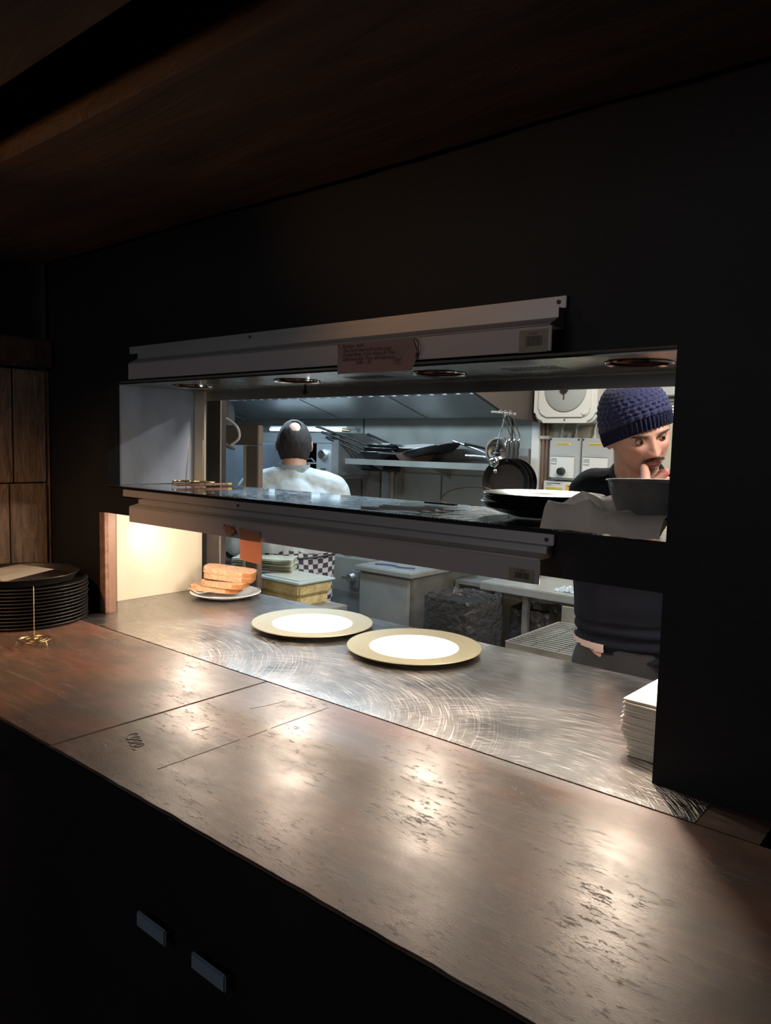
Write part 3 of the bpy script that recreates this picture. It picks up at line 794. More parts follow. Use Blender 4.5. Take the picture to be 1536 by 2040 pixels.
b = B(); tube(b, [(-0.772, -0.0505, 1.697), (-0.764, -0.0505, 1.690), (-0.763, -0.0505, 1.676), (-0.768, -0.0505, 1.668), (-0.764, -0.0505, 1.663)], 0.0011, 6, sub=5)
obj('dark_line', b, 'noteink', t)

# orange slip hanging off the lower gantry
def f(u, v):
    x = -1.222 + 0.066 * u + 0.016 * (1 - v); z = 1.279 + 0.064 * v - 0.004 * u
    return Vector((x, -0.0485 - 0.010 * (1 - v) ** 2 - 0.003 * math.sin(u * PI), z))
b = B(); grid(b, f, 16, 16, 0.0005)
single('paper_slip', b, 'orange_paper', 'orange paper slip hanging from the front of the lower gantry', 'paper', (-1.19, -0.047, 1.28))
b = B()
def f(u, v):
    return Vector((-1.262 + 0.028 * u + 0.004 * math.sin(v * 5), -0.0490 - 0.008 * abs(math.sin(u * 5 + v * 3)) - 0.003 * v, 1.325 + 0.020 * v + 0.003 * math.sin(u * 9)))
grid(b, f, 10, 10, 0.0005)
single('paper_scrap', b, 'orange_paper', 'crumpled scrap of paper stuck on the lower gantry left of the orange slip', 'paper', (-1.25, -0.05, 1.33))

# ================================================================== ON THE PASS
def charger(label, x, y, group):
    t = thing('charger_plate', label, 'plate', (x, y, 1.0502), group=group)
    b = B(); lathe(b, [(0, 0.004), (0.086, 0.004), (0.094, 0.006), (0.103, 0.0115), (0.103, 0.0085), (0.09, 0.0), (0, 0.0)], seg=96)
    obj('well', b, 'porcelain', t, local=True)
    b = B(); lathe(b, [(0.1032, 0.0115), (0.125, 0.0125), (0.150, 0.0150), (0.1535, 0.0152), (0.1545, 0.0135), (0.150, 0.0115), (0.1032, 0.0085)], seg=128)
    obj('rim', b, 'rim', t, local=True)
    return t
c1 = charger('empty white plate with wide gold rayed rim, further left of the two', -1.345, 0.292, 'gold rimmed plates on the pass')
dup(c1, (-1.022, 0.300, 1.0502), 0.3, 'empty white plate with wide gold rayed rim, nearer right of the two')

t = thing('side_plate', 'small white plate holding slices of brown toast', 'plate', (-1.805, 0.375, 1.0502))
b = B(); lathe(b, [(0, 0.004), (0.065, 0.004), (0.08, 0.010), (0.104, 0.0165), (0.106, 0.0155), (0.085, 0.006), (0.06, 0.0), (0, 0.0)], seg=80)
obj('dish', b, 'porcelain', t, local=True)
def napf(u, v):
    return Vector((-1.895 + 0.10 * u, 0.29 + 0.10 * v, 1.067 + 0.004 * math.sin(u * 7 + v * 4) + 0.004 * (1 - v)))
b = B(); grid(b, napf, 14, 14, 0.0008)
single('paper_napkin', b, 'paper', 'white paper napkin lying under the toast on the small plate', 'napkin', (-1.85, 0.34, 1.066))
def slice_(label, loc, rz, tilt, tilt2, L=0.125, W=0.075, T=0.015, tri=False):
    mw = Matrix.Translation(loc) @ Matrix.Rotation(rz, 4, 'Z') @ Matrix.Rotation(tilt, 4, 'Y') @ Matrix.Rotation(tilt2, 4, 'X')
    t = thing('toast_slice', label, 'toast', mw=mw, group='slices of brown toast')
    poly = []
    for i in range(40):
        a = 2 * PI * i / 40; ca, sa = math.cos(a), math.sin(a)
        rx = L / 2 * (abs(ca) ** 0.45) * (1 if ca > 0 else -1); ry = W / 2 * (abs(sa) ** 0.45) * (1 if sa > 0 else -1)
        poly.append((rx + noise.noise(Vector((a * 3, L * 50, 0))) * 0.002, ry + noise.noise(Vector((a * 3, 9, 0))) * 0.002))
    b = B(); prism(b, poly, 'z', 0, T); obj('crumb', b, 'crumb', t, local=True, smooth=40)
    b = B(); n = len(poly)
    o_ = [[b.verts.new((x * s_, y * s_, z)) for x, y in poly] for s_, z in ((1.01, T * 0.05), (1.02, T / 2), (1.01, T * 0.95), (0.93, T * 1.01), (0.93, -T * 0.01))]
    for a_, c_ in ((0, 1), (1, 2), (2, 3), (4, 0)):
        for i in range(n):
            if poly[i][0] > L * 0.28 or poly[i][1] > W * 0.36: b.faces.new((o_[a_][i], o_[a_][(i + 1) % n], o_[c_][(i + 1) % n], o_[c_][i]))
    bmesh.ops.delete(b, geom=[v for v in b.verts if not v.link_faces], context='VERTS')
    obj('crust', b, 'crust', t, local=True)
    return t
slice_('brown toast slice lying lowest of the pile on the small plate', (-1.825, 0.355, 1.069), 0.50, 0.03, 0.0, 0.15, 0.078)
slice_('brown toast slice second from the bottom of the pile on the small plate', (-1.795, 0.365, 1.086), 0.42, 0.03, 0.03, 0.14, 0.078)
slice_('brown toast slice third from the bottom of the pile on the small plate', (-1.800, 0.385, 1.104), 0.66, 0.09, 0.03, 0.15, 0.080)
slice_('brown toast slice on top of the pile on the small plate', (-1.802, 0.388, 1.120), 0.66, 0.10, 0.04, 0.155, 0.080)

# stack of paper napkins against the right pier
r = random.Random(5)
first = None; NN = 34
for k in range(NN):
    z = 1.0503 + k * 0.00262
    base = -0.352 if k > 8 else -0.344
    x = base + r.uniform(-0.0016, 0.0016); y = 0.146 + r.uniform(-0.0016, 0.0016)
    if 12 < k < 26: x -= 0.002
    if first is None:
        b = B()
        def f(u, v): return Vector((-0.080 + 0.16 * u, -0.080 + 0.16 * v, 0.0))
        box(b, -0.080, 0.080, -0.080, 0.080, 0.0, 0.0024, 0.0009, 1)
        o = single('stacked_napkin', b, 'napkin', 'cream folded paper napkin in the stack against the right pier', 'napkin', (0, 0, 0), 'stack of napkins on the pass')
        first = o; o.location = (x, y, z)
    else:
        o = first.copy(); sc.collection.objects.link(o); o.location = (x, y, z)
    o.rotation_euler = (0, 0, r.uniform(-0.012, 0.012) - 0.03)
    if k == NN - 1: o['label'] = 'brightly lit cream folded napkin on top of the stack against the right pier'

# ================================================================== ON THE MIDDLE SHELF
ZS = 1.3985
def spike(name, label, x, y, z, R, h, lean, group, legs=3, a0=0.0, mat='brass'):
    t = thing(name, label, 'ticket spike', (x, y, z), group=group)
    b = B(); pts = []
    for i in range(70):                       # spiral wire base
        a = a0 + i / 69 * 2 * PI * 2.4; rr = R * (0.35 + 0.65 * min(1, i / 45))
        pts.append((rr * math.cos(a), rr * math.sin(a), 0.0125))
    tube(b, pts, 0.0014, 6); obj('coil_base', b, mat, t, local=True)
    for k in range(legs):
        a = a0 + 2 * PI * k / legs + 0.4
        b = B(); tube(b, [(R * math.cos(a), R * math.sin(a), 0.0125), (1.08 * R * math.cos(a), 1.08 * R * math.sin(a), 0.009), (1.15 * R * math.cos(a), 1.15 * R * math.sin(a), 0.0005)], 0.0014, 6)
        obj('leg', b, mat, t, local=True)
    b = B(); tube(b, [(0, 0, 0.012), (lean[0] * 0.95, lean[1] * 0.95, 0.012 + h * 0.95), (lean[0], lean[1], 0.012 + h)], [0.0013, 0.0013, 0.0002], 6)
    obj('needle', b, mat, t, local=True)
    b = B(); tube(b, [(0, 0, 0.0125), (R * 0.35 * math.cos(a0), R * 0.35 * math.sin(a0), 0.0125)], 0.0014, 6); obj('cross_wire', b, mat, t, local=True)
    return t
spike('ticket_spike', 'brass wire ticket spike on the middle shelf, the left one leaning', -1.690, 0.150, ZS, 0.034, 0.118, (0.012, 0.004), 'ticket spikes on the middle shelf')
spike('ticket_spike', 'brass wire ticket spike on the middle shelf, the right one upright', -1.640, 0.170, ZS, 0.030, 0.112, (0, 0), 'ticket spikes on the middle shelf', a0=1.2)
spike('ticket_spike', 'brass wire ticket spike on the timber counter in front of the black trays', -1.668, -0.270, 1.0503, 0.034, 0.122, (0.001, 0.0), 'ticket spikes', a0=2.0)
# pencil
t = thing('pencil', 'brown pencil with yellow end lying by the ticket spikes', 'pencil', (-1.62, 0.20, ZS))
pa, pb = Vector((-1.672, 0.115, ZS + 0.0037)), Vector((-1.655, 0.262, ZS + 0.0037))
b = B(); cyl(b, pa, pb, 0.0035, seg=6); obj('barrel', b, 'pencilwood', t, smooth=False)
b = B(); cyl(b, pb, pb + (pb - pa).normalized() * 0.012, 0.0038, seg=14); obj('end_cap', b, 'yellow', t)
b = B(); cyl(b, pa, pa - (pb - pa).normalized() * 0.014, 0.0035, 0.0005, seg=8); obj('tip', b, 'crumb', t)

# stack of dark plates on the shelf
r = random.Random(8); fp = None
for k in range(6):
    z = ZS + 0.0005 + k * 0.0048
    R = 1.0
    x = -0.640 + r.uniform(-0.004, 0.004); y = 0.168 + r.uniform(-0.004, 0.004)
    if k == 0 or fp is None:
        b = B(); lathe(b, [(0, 0.003), (0.05, 0.003), (0.078, 0.012), (0.106, 0.0185), (0.108, 0.0172), (0.081, 0.008), (0.05, 0.0), (0, 0.0)], seg=72)
        fp = single('dark_plate', b, 'blackgloss', 'black glazed plate in the stack on the middle shelf', 'plate', (0, 0, 0), 'stack of dark plates on the shelf')
        o = fp
    else: o = fp.copy(); sc.collection.objects.link(o)
    o.location = (x, y, z)
    if k == 5: o['label'] = 'black glazed plate on top of the stack on the middle shelf'
# curled wire and dark cutlery by the plates
b = B(); tube(b, [(-0.90, 0.245, ZS + 0.002), (-0.888, 0.20, ZS + 0.012), (-0.862, 0.20, ZS + 0.034), (-0.812, 0.215, ZS + 0.043), (-0.78, 0.225, ZS + 0.036), (-0.785, 0.24, ZS + 0.02), (-0.82, 0.25, ZS + 0.005), (-0.85, 0.255, ZS + 0.002)], 0.0012, 6, sub=6)
single('curled_wire', b, 'brass', 'thin pale wire loop curling up beside the dark plates', 'wire', (-0.85, 0.23, ZS))
r = random.Random(2)
for k, (x, y, a, lab) in enumerate(((-0.86, 0.03, 0.10, 'slim steel fork lying on the shelf nearest the front edge'), (-0.85, 0.06, -0.05, 'slim steel fork lying on the shelf, second from the front edge'), (-0.86, 0.095, 0.12, 'slim steel fork lying on the shelf, third from the front edge'))):
    t = thing('fork', lab, 'fork', (x, y, ZS), a, 'forks beside the dark plates')
    b = B(); tube(b, [(-0.085, 0, 0.002), (-0.03, 0, 0.003), (0.03, 0, 0.006), (0.05, 0, 0.004)], [0.0028, 0.002, 0.0018, 0.004], 8, sub=4); obj('handle', b, 'steel', t, local=True)
    for j in range(4):
        yy = -0.006 + 0.004 * j
        b = B(); tube(b, [(0.05, yy * 0.6, 0.004), (0.07, yy, 0.003), (0.092, yy, 0.006)], [0.0012, 0.0011, 0.0005], 6, sub=3); obj('tine', b, 'steel', t, local=True)
b = B(); box(b, -0.955, -0.875, 0.232, 0.244, ZS, ZS + 0.004, 0.001)
single('flat_black_bar', b, 'black', 'flat black plastic knife handle at the back edge of the middle shelf', 'knife', (-0.91, 0.238, ZS))

# folded white cloth under the grey bowl
def f(u, v):
    x = -0.548 + (0.182 + 0.03 * v) * u
    y = -0.012 + 0.145 * v
    n = noise.noise(Vector((u * 3.0, v * 2.2, 1.3)))
    ridge = math.sin((u * 2.4 + v * 1.1) * PI * 1.3)
    q = (u * 3.1 + v * 1.5) % 1.0; q2 = (u * 1.3 - v * 1.9 + 0.2) % 1.0
    h = 0.024 + 0.008 * n + 0.013 * (1 - abs(2 * q - 1)) + 0.008 * (1 - abs(2 * q2 - 1))
    h *= 1 - 0.35 * max(0, (u - 0.5) / 0.5)
    if u < 0.45:
        h += 0.012 * math.sin(u / 0.45 * PI)
    drop = max(0, 1 - v * 5)
    z = ZS + max(0.001, h * (1 - drop ** 1.5)) + 0.0006
    y -= 0.004 * math.sin(u * 19) * (1 - v)
    x -= 0.02 * (1 - abs(v - 0.5) * 2) * (1 - u)
    return Vector((x, y, z))
b = B(); grid(b, f, 70, 40, 0.0015)
single('folded_cloth', b, 'cloth', 'rumpled white cloth spilling over the shelf edge under the grey bowl', 'cloth', (-0.45, 0.05, ZS))
b = B()
def f(u, v):
    x = -0.452 + 0.090 * u; a = v * PI * 0.5
    y = -0.020 + 0.012 * (1 - math.cos(a)) * 3; z = ZS + 0.001 + 0.031 * math.sin(a) + 0.0015 * math.sin(u * 8)
    return Vector((x, y, z))
grid(b, f, 30, 12, 0.0012)
single('folded_napkin', b, 'cloth', 'grey-beige folded napkin hanging in front of the grey bowl', 'napkin', (-0.38, 0.0, ZS))
b = B(); lathe(b, [(0, 0.0), (0.045, 0.0), (0.060, 0.012), (0.072, 0.042), (0.077, 0.062), (0.0795, 0.0625), (0.080, 0.0615), (0.0765, 0.061), (0.070, 0.040), (0.058, 0.014), (0.04, 0.004), (0, 0.004)][::1], seg=72)
for v in b.verts: v.co += Vector((-0.402, 0.085, 1.414))
single('grey_bowl', b, M('grey_stoneware', (0.16, 0.155, 0.145), 0.35, var=0.2, vs=40), 'grey stoneware bowl resting on the cloth at the right end of the shelf', 'bowl', (-0.402, 0.085, 1.414))

# ================================================================== TRAY STACK (dining side, left)
fp = None
for k in range(12):
    z = 1.0504 + k * 0.0086
    if fp is None:
        t = thing('serving_tray', 'round black tray in the tall stack on the counter', 'tray', (-1.940, -0.172, z), group='stack of round black trays')
        b = B(); lathe(b, [(0, 0.002), (0.138, 0.002), (0.149, 0.0075), (0.1565, 0.0085), (0.1580, 0.0070), (0.1565, 0.0050), (0.150, 0.0045), (0.140, 0.0), (0, 0.0)], seg=96)
        obj('dish', b, 'iron', t, local=True); fp = t
    else: t = dup(fp, (-1.940 + random.uniform(-.0015, .0015), -0.172 + random.uniform(-.0015, .0015), z))
t['label'] = 'round black tray uppermost of the tall stack, below the deeper pan'
t = thing('black_pan', 'deeper round black pan resting on top of the tray stack', 'pan', (-1.945, -0.178, 1.1536))
b = B(); lathe(b, [(0, 0.002), (0.128, 0.002), (0.138, 0.018), (0.1425, 0.0195), (0.1435, 0.018), (0.140, 0.016), (0.131, 0.0), (0, 0)], seg=96); obj('dish', b, 'iron', t, local=True)
def f(u, v):
    return Vector((-2.06 + 0.185 * u - 0.02 * v, -0.255 + 0.135 * v + 0.01 * u, 1.157 + 0.008 * u + 0.0105 * v + 0.003 * math.sin(u * 11) * (1 - v) + 0.001))
b = B(); grid(b, f, 30, 20, 0.001)
single('paper_liner', b, 'paper', 'sheet of white paper lying in the black pan', 'paper', (-1.95, -0.18, 1.157))

# ================================================================== KITCHEN
# extraction hood
t = thing('extraction_hood', 'long stainless steel extraction hood over the back wall', 'extractor hood', (-3.1, 2.0, 1.7))
b = B()
prism(b, [(2.590, 1.690), (2.560, 1.686), (2.19, 1.790), (2.19, 1.800), (2.590, 1.72)], 'x', -4.316, -2.0); obj('sloping_back', b, 'hood', t, smooth=False)
for i, x in enumerate((-3.62, -3.05, -2.5)):
    pass
b = B()
for x in (-3.42, -2.70): prism(b, [(2.588, 1.688), (2.558, 1.683), (2.188, 1.787), (2.19, 1.79)], 'x', x, x + 0.006)
obj('seam', b, 'steel_dark', t, smooth=False)
b = B()
x = -4.0
while x < -2.05:
    prism(b, [(2.188, 1.792), (2.184, 1.792), (1.55, 2.16), (1.555, 2.168)], 'x', x, x + 0.055); x += 0.085
obj('baffle_filters', b, 'hood_grey', t, smooth=False)
b = B(); prism(b, [(2.19, 1.81), (1.5, 2.20), (1.5, 2.21), (2.19, 1.82)], 'x', -4.316, -2.0); obj('filter_bed', b, 'steel_dark', t, smooth=False)
b = B(); prism(b, [(2.590, 1.665), (2.32, 1.672), (1.40, 1.95), (1.40, 2.40), (2.590, 2.40)], 'x', -1.998, -1.975); obj('end_cheek', b, 'hood_brown', t, smooth=False)
b = B(); prism(b, [(2.60, 1.69), (2.50, 1.68), (1.40, 1.95), (1.40, 2.40), (2.60, 2.40)], 'x', -4.34, -4.318); obj('end_cheek', b, 'hood_grey', t, smooth=False)
b = B(); box(b, -4.34, -1.975, 1.36, 1.40, 1.95, 2.41, 0.003); obj('front_skirt', b, 'hood', t)
b = B(); box(b, -3.9, -2.2, 1.69, 1.81, 2.13, 2.17, 0.004); obj('lamp_housing', b, 'steel_dark', t)
# dark duct housing left of the hood
b = B(); prism(b, [(-4.31, 1.60), (-3.955, 1.60), (-3.95, 1.70), (-3.965, 1.75), (-4.0, 1.785), (-4.06, 1.81), (-4.31, 1.82)], 'y', 2.07, 2.12)
single('duct_housing', b, 'hood_brown', 'dark curved duct cover left of the extractor hood', 'duct', (-4.2, 2.15, 1.6), smooth=False)

# stainless stand just behind the post
t = thing('steel_stand', 'dull stainless steel frame stand beside the dark post', 'stand', (-2.5, 1.02, 0.0))
b = B(); box(b, -2.78, -2.398, 1.0, 1.03, 1.505, 1.588, 0.003); obj('top_rail', b, 'steel_brown', t)
b = B(); box(b, -2.472, -2.398, 1.0, 1.03, 0.0, 1.504, 0.003); obj('leg', b, 'steel_brown', t)
b = B(); box(b, -2.492, -2.473, 1.0, 1.01, 0.9, 1.504, 0.001); obj('leg_flange', b, 'cream', t)
b = B(); box(b, -2.78, -2.71, 1.0, 1.03, 0.0, 1.504, 0.003); obj('leg', b, 'steel_brown', t)
b = B(); box(b, -4.15, -3.66, 2.0, 2.5, 1.0, 1.52, 0.01)
single('wall_cabinet', b, M('blue_grey_steel', (0.30, 0.36, 0.44), 0.35, 0.7, var=0.15, vs=5), 'blue-grey steel cabinet seen through the steel stand', 'cabinet', (-3.9, 2.2, 1.0))
# spray hose with tap hanging at the post
t = thing('spray_hose', 'curved grey hose with a metal nozzle hanging beside the post', 'hose', (-1.95, 0.435, 1.60))
b = B(); tube(b, [(-1.95, 0.435, 1.60), (-1.93, 0.47, 1.592), (-1.90, 0.49, 1.565), (-1.89, 0.49, 1.53), (-1.91, 0.47, 1.505)], 0.0045, 8, sub=5); obj('hose_pipe', b, 'greyplastic', t)
b = B(); tube(b, [(-1.96, 0.45, 1.525), (-1.91, 0.47, 1.502), (-1.895, 0.48, 1.494)], [0.005, 0.008, 0.003], 10); obj('nozzle', b, 'chrome', t)

# salamander grill
t = thing('salamander_grill', 'wall mounted stainless salamander grill in front of the chef', 'grill', (-3.6, 2.3, 1.33))
b = B()
box(b, -3.93, -3.235, 2.3, 2.596, 1.520, 1.584, 0.004); box(b, -3.93, -3.905, 2.3, 2.596, 1.33, 1.519, 0.003)
box(b, -3.368, -3.235, 2.3, 2.596, 1.315, 1.519, 0.003); box(b, -3.93, -3.235, 2.3, 2.596, 1.302, 1.3145)
obj('casing', b, 'hood', t)
b = B(); box(b, -3.904, -3.369, 2.56, 2.59, 1.316, 1.518); obj('cavity', b, 'black', t)
b = B(); box(b, -3.233, -3.176, 2.3, 2.596, 1.325, 1.588, 0.003); obj('side_guard', b, 'steel_dark', t)
b = B()
for i in range(11): box(b, -3.905, -3.369, 2.32 + i * 0.022, 2.325 + i * 0.022, 1.389, 1.393)
obj('grill_rack', b, 'steel', t, smooth=False)
b = B(); cyl(b, (-3.298, 2.299, 1.451), (-3.298, 2.272, 1.451), 0.032, 0.028, seg=28); obj('control_knob', b, 'chrome', t)
b = B(); box(b, -3.325, -3.282, 2.294, 2.2995, 1.325, 1.366, 0.001); obj('drip_outlet', b, 'hood_brown', t)
for x in (-3.83, -3.45):
    b = B(); tube(b, [(x, 2.298, 1.393), (x, 2.27, 1.414), (x + 0.07, 2.27, 1.424), (x + 0.07, 2.298, 1.403)], 0.006, 8); obj('rack_handle', b, 'chrome', t)
t = thing('strip_light', 'lit strip light fixed above the salamander grill', 'light', (-3.5, 2.4, 1.60))
b = B(); box(b, -3.89, -3.176, 2.37, 2.45, 1.608, 1.629, 0.003); obj('lamp_body', b, 'white', t)
b = B(); cyl(b, (-3.87, 2.36, 1.606), (-3.20, 2.36, 1.606), 0.010, seg=14); obj('tube_lamp', b, 'tube_lit', t)
b = B(); cyl(b, (-3.199, 2.36, 1.606), (-3.14, 2.36, 1.600), 0.012, 0.007, seg=14); obj('end_fitting', b, 'brass', t)
for x in (-3.72, -3.30):
    b = B(); box(b, x, x + 0.03, 2.4505, 2.596, 1.612, 1.624); obj('bracket', b, 'steel', t)

# shelf with pans
t = thing('wall_shelf', 'narrow steel wall shelf carrying frying pans', 'shelf', (-2.55, 2.45, 1.4))
b = B(); box(b, -3.10, -2.005, 2.28, 2.598, 1.408, 1.432, 0.002); obj('shelf_board', b, 'steel_dark', t)
b = B(); box(b, -3.098, -2.007, 2.276, 2.2795, 1.400, 1.434, 0.001); obj('front_edge', b, 'steel_wall', t)
b = B(); box(b, -3.05, -2.02, 2.575, 2.595, 1.433, 1.52); obj('upstand', b, 'steel_dark', t)
for x in (-2.98, -2.55, -2.12):
    b = B(); prism(b, [(2.596, 1.407), (2.36, 1.407), (2.596, 1.33)], 'x', x, x + 0.008); obj('bracket', b, 'steel_dark', t, smooth=False)
t = thing('gas_pipe', 'dark iron pipe running down the wall below the pan shelf', 'pipe', (-3.03, 2.56, 0.9))
b = B(); cyl(b, (-2.95, 2.55, 0.9), (-2.95, 2.55, 1.375), 0.017, seg=16); obj('riser', b, 'steel_brown', t)
b = B(); cyl(b, (-3.15, 2.50, 1.375), (-2.86, 2.50, 1.375), 0.018, seg=16); obj('crosspiece', b, 'iron', t)
b = B(); box(b, -2.92, -2.895, 2.57, 2.598, 1.22, 1.39); obj('clip_strip', b, 'steel_brown', t)

def pan(name, label, loc, R, depth, h_az, h_el, hl, mat='iron', hmat='iron', tilt=(0, 0), rimmat='chrome', group='pans on the wall shelf', rim=True, sy=1.0):
    mw = Matrix.Translation(loc) @ Matrix.Rotation(tilt[0], 4, 'X') @ Matrix.Rotation(tilt[1], 4, 'Y')
    t = thing(name, label, 'pan', mw=mw, group=group)
    b = B(); lathe(b, [(0, 0.002), (R * 0.72, 0.002), (R * 0.93, depth * 0.6), (R, depth), (R * 1.015, depth), (R * 0.95, depth * 0.55), (R * 0.75, 0.0), (0, 0)], seg=56, sy=sy); obj('bowl', b, mat, t, local=True)
    if rim:
        b = B(); tube(b, [(R * 1.01 * math.cos(2 * PI * i / 48), sy * R * 1.01 * math.sin(2 * PI * i / 48), depth) for i in range(48)], 0.0025, 6, closed=True); obj('rim', b, rimmat, t, local=True)
    d = Vector((math.cos(h_az) * math.cos(h_el), math.sin(h_az) * math.cos(h_el), math.sin(h_el)))
    p0 = Vector((math.cos(h_az) * R * 0.93, sy * math.sin(h_az) * R * 0.93, depth * 0.55))
    b = B(); tube(b, [p0, p0 + d * hl * 0.35 + Vector((0, 0, 0.004)), p0 + d * hl], [0.007, 0.006, 0.008], 8, sub=3); obj('handle', b, hmat, t, local=True)
    return t
W = PI
pan('frying_pan', 'dark frying pan with silver rim, lowest at the left end of the pan shelf', (-2.93, 2.42, 1.4335), 0.135, 0.045, W + 0.38, 0.40, 0.26)
pan('frying_pan', 'dark frying pan nested on top at the left end of the pan shelf', (-2.92, 2.44, 1.462), 0.130, 0.04, W + 0.5, 0.34, 0.30, tilt=(0, 0.02))
pan('saute_pan', 'dark saute pan with long silver handle, nested uppermost at the left', (-2.90, 2.42, 1.492), 0.115, 0.03, W + 0.42, 0.28, 0.36, tilt=(0, 0.04))
pan('frying_pan', 'coppery brown frying pan in the middle of the pan shelf', (-2.66, 2.40, 1.4335), 0.115, 0.045, W + 0.15, 0.45, 0.22, mat='brownpipe')
pan('frying_pan', 'small black pan with a raised handle behind the coppery pan', (-2.70, 2.45, 1.470), 0.100, 0.03, W - 0.1, 0.30, 0.33, rim=False)
pan('large_frying_pan', 'wide silver-rimmed frying pan tipped up on the pan shelf', (-2.52, 2.38, 1.474), 0.165, 0.035, W + 0.2, 0.25, 0.20, tilt=(0.05, -0.20), mat='iron')
t = thing('white_plate', 'white plate lying on the pans in the middle of the pan shelf', 'plate', (-2.69, 2.46, 1.505))
b = B(); lathe(b, [(0, 0.002), (0.07, 0.002), (0.11, 0.014), (0.112, 0.012), (0.07, 0), (0, 0)], seg=60, M4=Matrix.Rotation(0.12, 4, 'X')); obj('dish', b, 'porcelain', t, local=True)
t = thing('white_saucer', 'small white dish in the nested pans at the left end of the shelf', 'plate', (-2.93, 2.40, 1.515))
b = B(); lathe(b, [(0, 0.002), (0.04, 0.002), (0.068, 0.01), (0.07, 0.008), (0.04, 0), (0, 0)], seg=48, M4=Matrix.Rotation(0.1, 4, 'X')); obj('dish', b, 'porcelain', t, local=True)
# right end of the shelf: saucepans with handles pointing left
pan('saucepan', 'saucepan with long silver handle at the right end of the pan shelf', (-2.09, 2.45, 1.4335), 0.075, 0.07, W + 0.05, 0.30, 0.27, hmat='chrome')
pan('saucepan', 'saucepan with black handle at the right end of the pan shelf', (-2.08, 2.42, 1.475), 0.07, 0.05, W + 0.45, 0.22, 0.15, rim=False)
pan('saucepan', 'saucepan with short silver handle in front at the right end of the pan shelf', (-2.06, 2.36, 1.4335), 0.06, 0.06, W + 0.25, 0.05, 0.14, hmat='chrome')

# hanging rail, hooks and pans
t = thing('pan_rail', 'steel rail under the hood end from which pans hang', 'rail', (-1.93, 2.2, 1.71))
b = B(); cyl(b, (-1.925, 2.25, 1.690), (-1.925, 2.04, 1.690), 0.005, seg=12); obj('bar', b, 'steel', t)
b = B(); box(b, -1.9745, -1.918, 2.24, 2.255, 1.684, 1.696); obj('bracket', b, 'steel', t)
hk = None
hooks = [(-1.925, 2.215, 0), (-1.925, 2.170, 1), (-1.925, 2.125, 2)]
names = ['rearmost', 'middle', 'front']
for (hx, hy, k) in hooks:
    lab = 'chrome S-hook holding black pans, the %s of three' % names[k]
    if hk is None:
        t = thing('s_hook', lab, 'hook', (hx, hy, 1.690), group='S-hooks holding the pans'); hk = t
        b = B(); tube(b, [(-0.014, 0, -0.004), (-0.010, 0, 0.009), (0.004, 0, 0.011), (0.012, 0, 0.0), (0.014, 0, -0.02), (0.045, 0, -0.085), (0.058, 0, -0.115), (0.050, 0, -0.135), (0.034, 0, -0.138), (0.026, 0, -0.122)], 0.0032, 8, sub=5)
        obj('wire', b, 'chrome', t, local=True)
    else: dup(hk, (hx, hy, 1.690), label=lab)
hp = None
for k, (hx, hy, _) in enumerate(hooks):
    lab = 'black iron pan hanging by its long handle, the %s of three' % names[k]
    mw = Matrix.Translation((hx + 0.045, hy, 1.556)) @ Matrix.Rotation(0.20 + 0.05 * k, 4, 'Z') @ Matrix.Rotation(0.04, 4, 'X')
    if hp is None:
        t = thing('hanging_pan', lab, 'pan', mw=mw, group='black pans hanging on hooks'); hp = t
        Rx = Matrix.Translation((0, 0, -0.140 - 0.06)) @ Matrix.Rotation(PI / 2, 4, 'X')
        b = B(); lathe(b, [(0, 0.002), (0.085, 0.002), (0.108, 0.026), (0.113, 0.034), (0.1155, 0.034), (0.11, 0.024), (0.088, -0.001), (0, -0.001)], M4=Rx, seg=56); obj('bowl', b, 'iron', t, local=True)
        b = B(); tube(b, [(0, -0.02, -0.10), (0, -0.012, -0.06), (0, 0, -0.02), (0, 0, 0.0)], [0.010, 0.009, 0.011, 0.006], 10, sub=3); obj('handle', b, 'iron', t, local=True)
    else: t = dup(hp, mw=mw, label=lab)
# colander and round silver ladle seen edge on
t = thing('colander', 'silver perforated colander hanging edge-on beside the black pans', 'colander', (-1.955, 2.17, 1.50))
Rm = Matrix.Rotation(-0.7, 4, 'Z') @ Matrix.Rotation(math.radians(78), 4, 'Y')
b = B(); lathe(b, [(0.02, -0.04), (0.05, -0.03), (0.068, 0.0), (0.074, 0.0), (0.074, 0.003), (0.066, 0.003), (0.048, -0.026), (0.02, -0.036)], M4=Rm, seg=48); obj('bowl', b, 'chrome', t, local=True)
b = B(); tube(b, [(0.01, -0.005, 0.09), (0.02, 0, 0.16), (0.03, 0.0, 0.185)], 0.004, 8, sub=3); obj('handle', b, 'chrome', t, local=True)
t = thing('ladle', 'round silver ladle bowl hanging at the left of the black pans', 'ladle', (-1.927, 2.08, 1.452))
b = B(); ball(b, (0, 0, 0), 0.030, seg=24, scale=(1, 0.8, 1)); obj('bowl', b, 'chrome', t, local=True)
b = B(); tube(b, [(0.0, 0.0, 0.028), (0.01, 0.01, 0.09), (0.02, 0.02, 0.16)], 0.003, 8, sub=3); obj('handle', b, 'chrome', t, local=True)
b = B(); ball(b, (0.01, 0, -0.045), 0.012, seg=14); obj('knob', b, 'chrome', t, local=True)
b = B(); tube(b, [(-1.93, 2.16, 1.42), (-1.98, 2.15, 1.30), (-2.0, 2.15, 1.22)], [0.006, 0.009, 0.008], 8)
single('spatula', b, 'cream', 'pale long-handled spatula hanging under the colander', 'spatula', (-1.97, 2.15, 1.22))

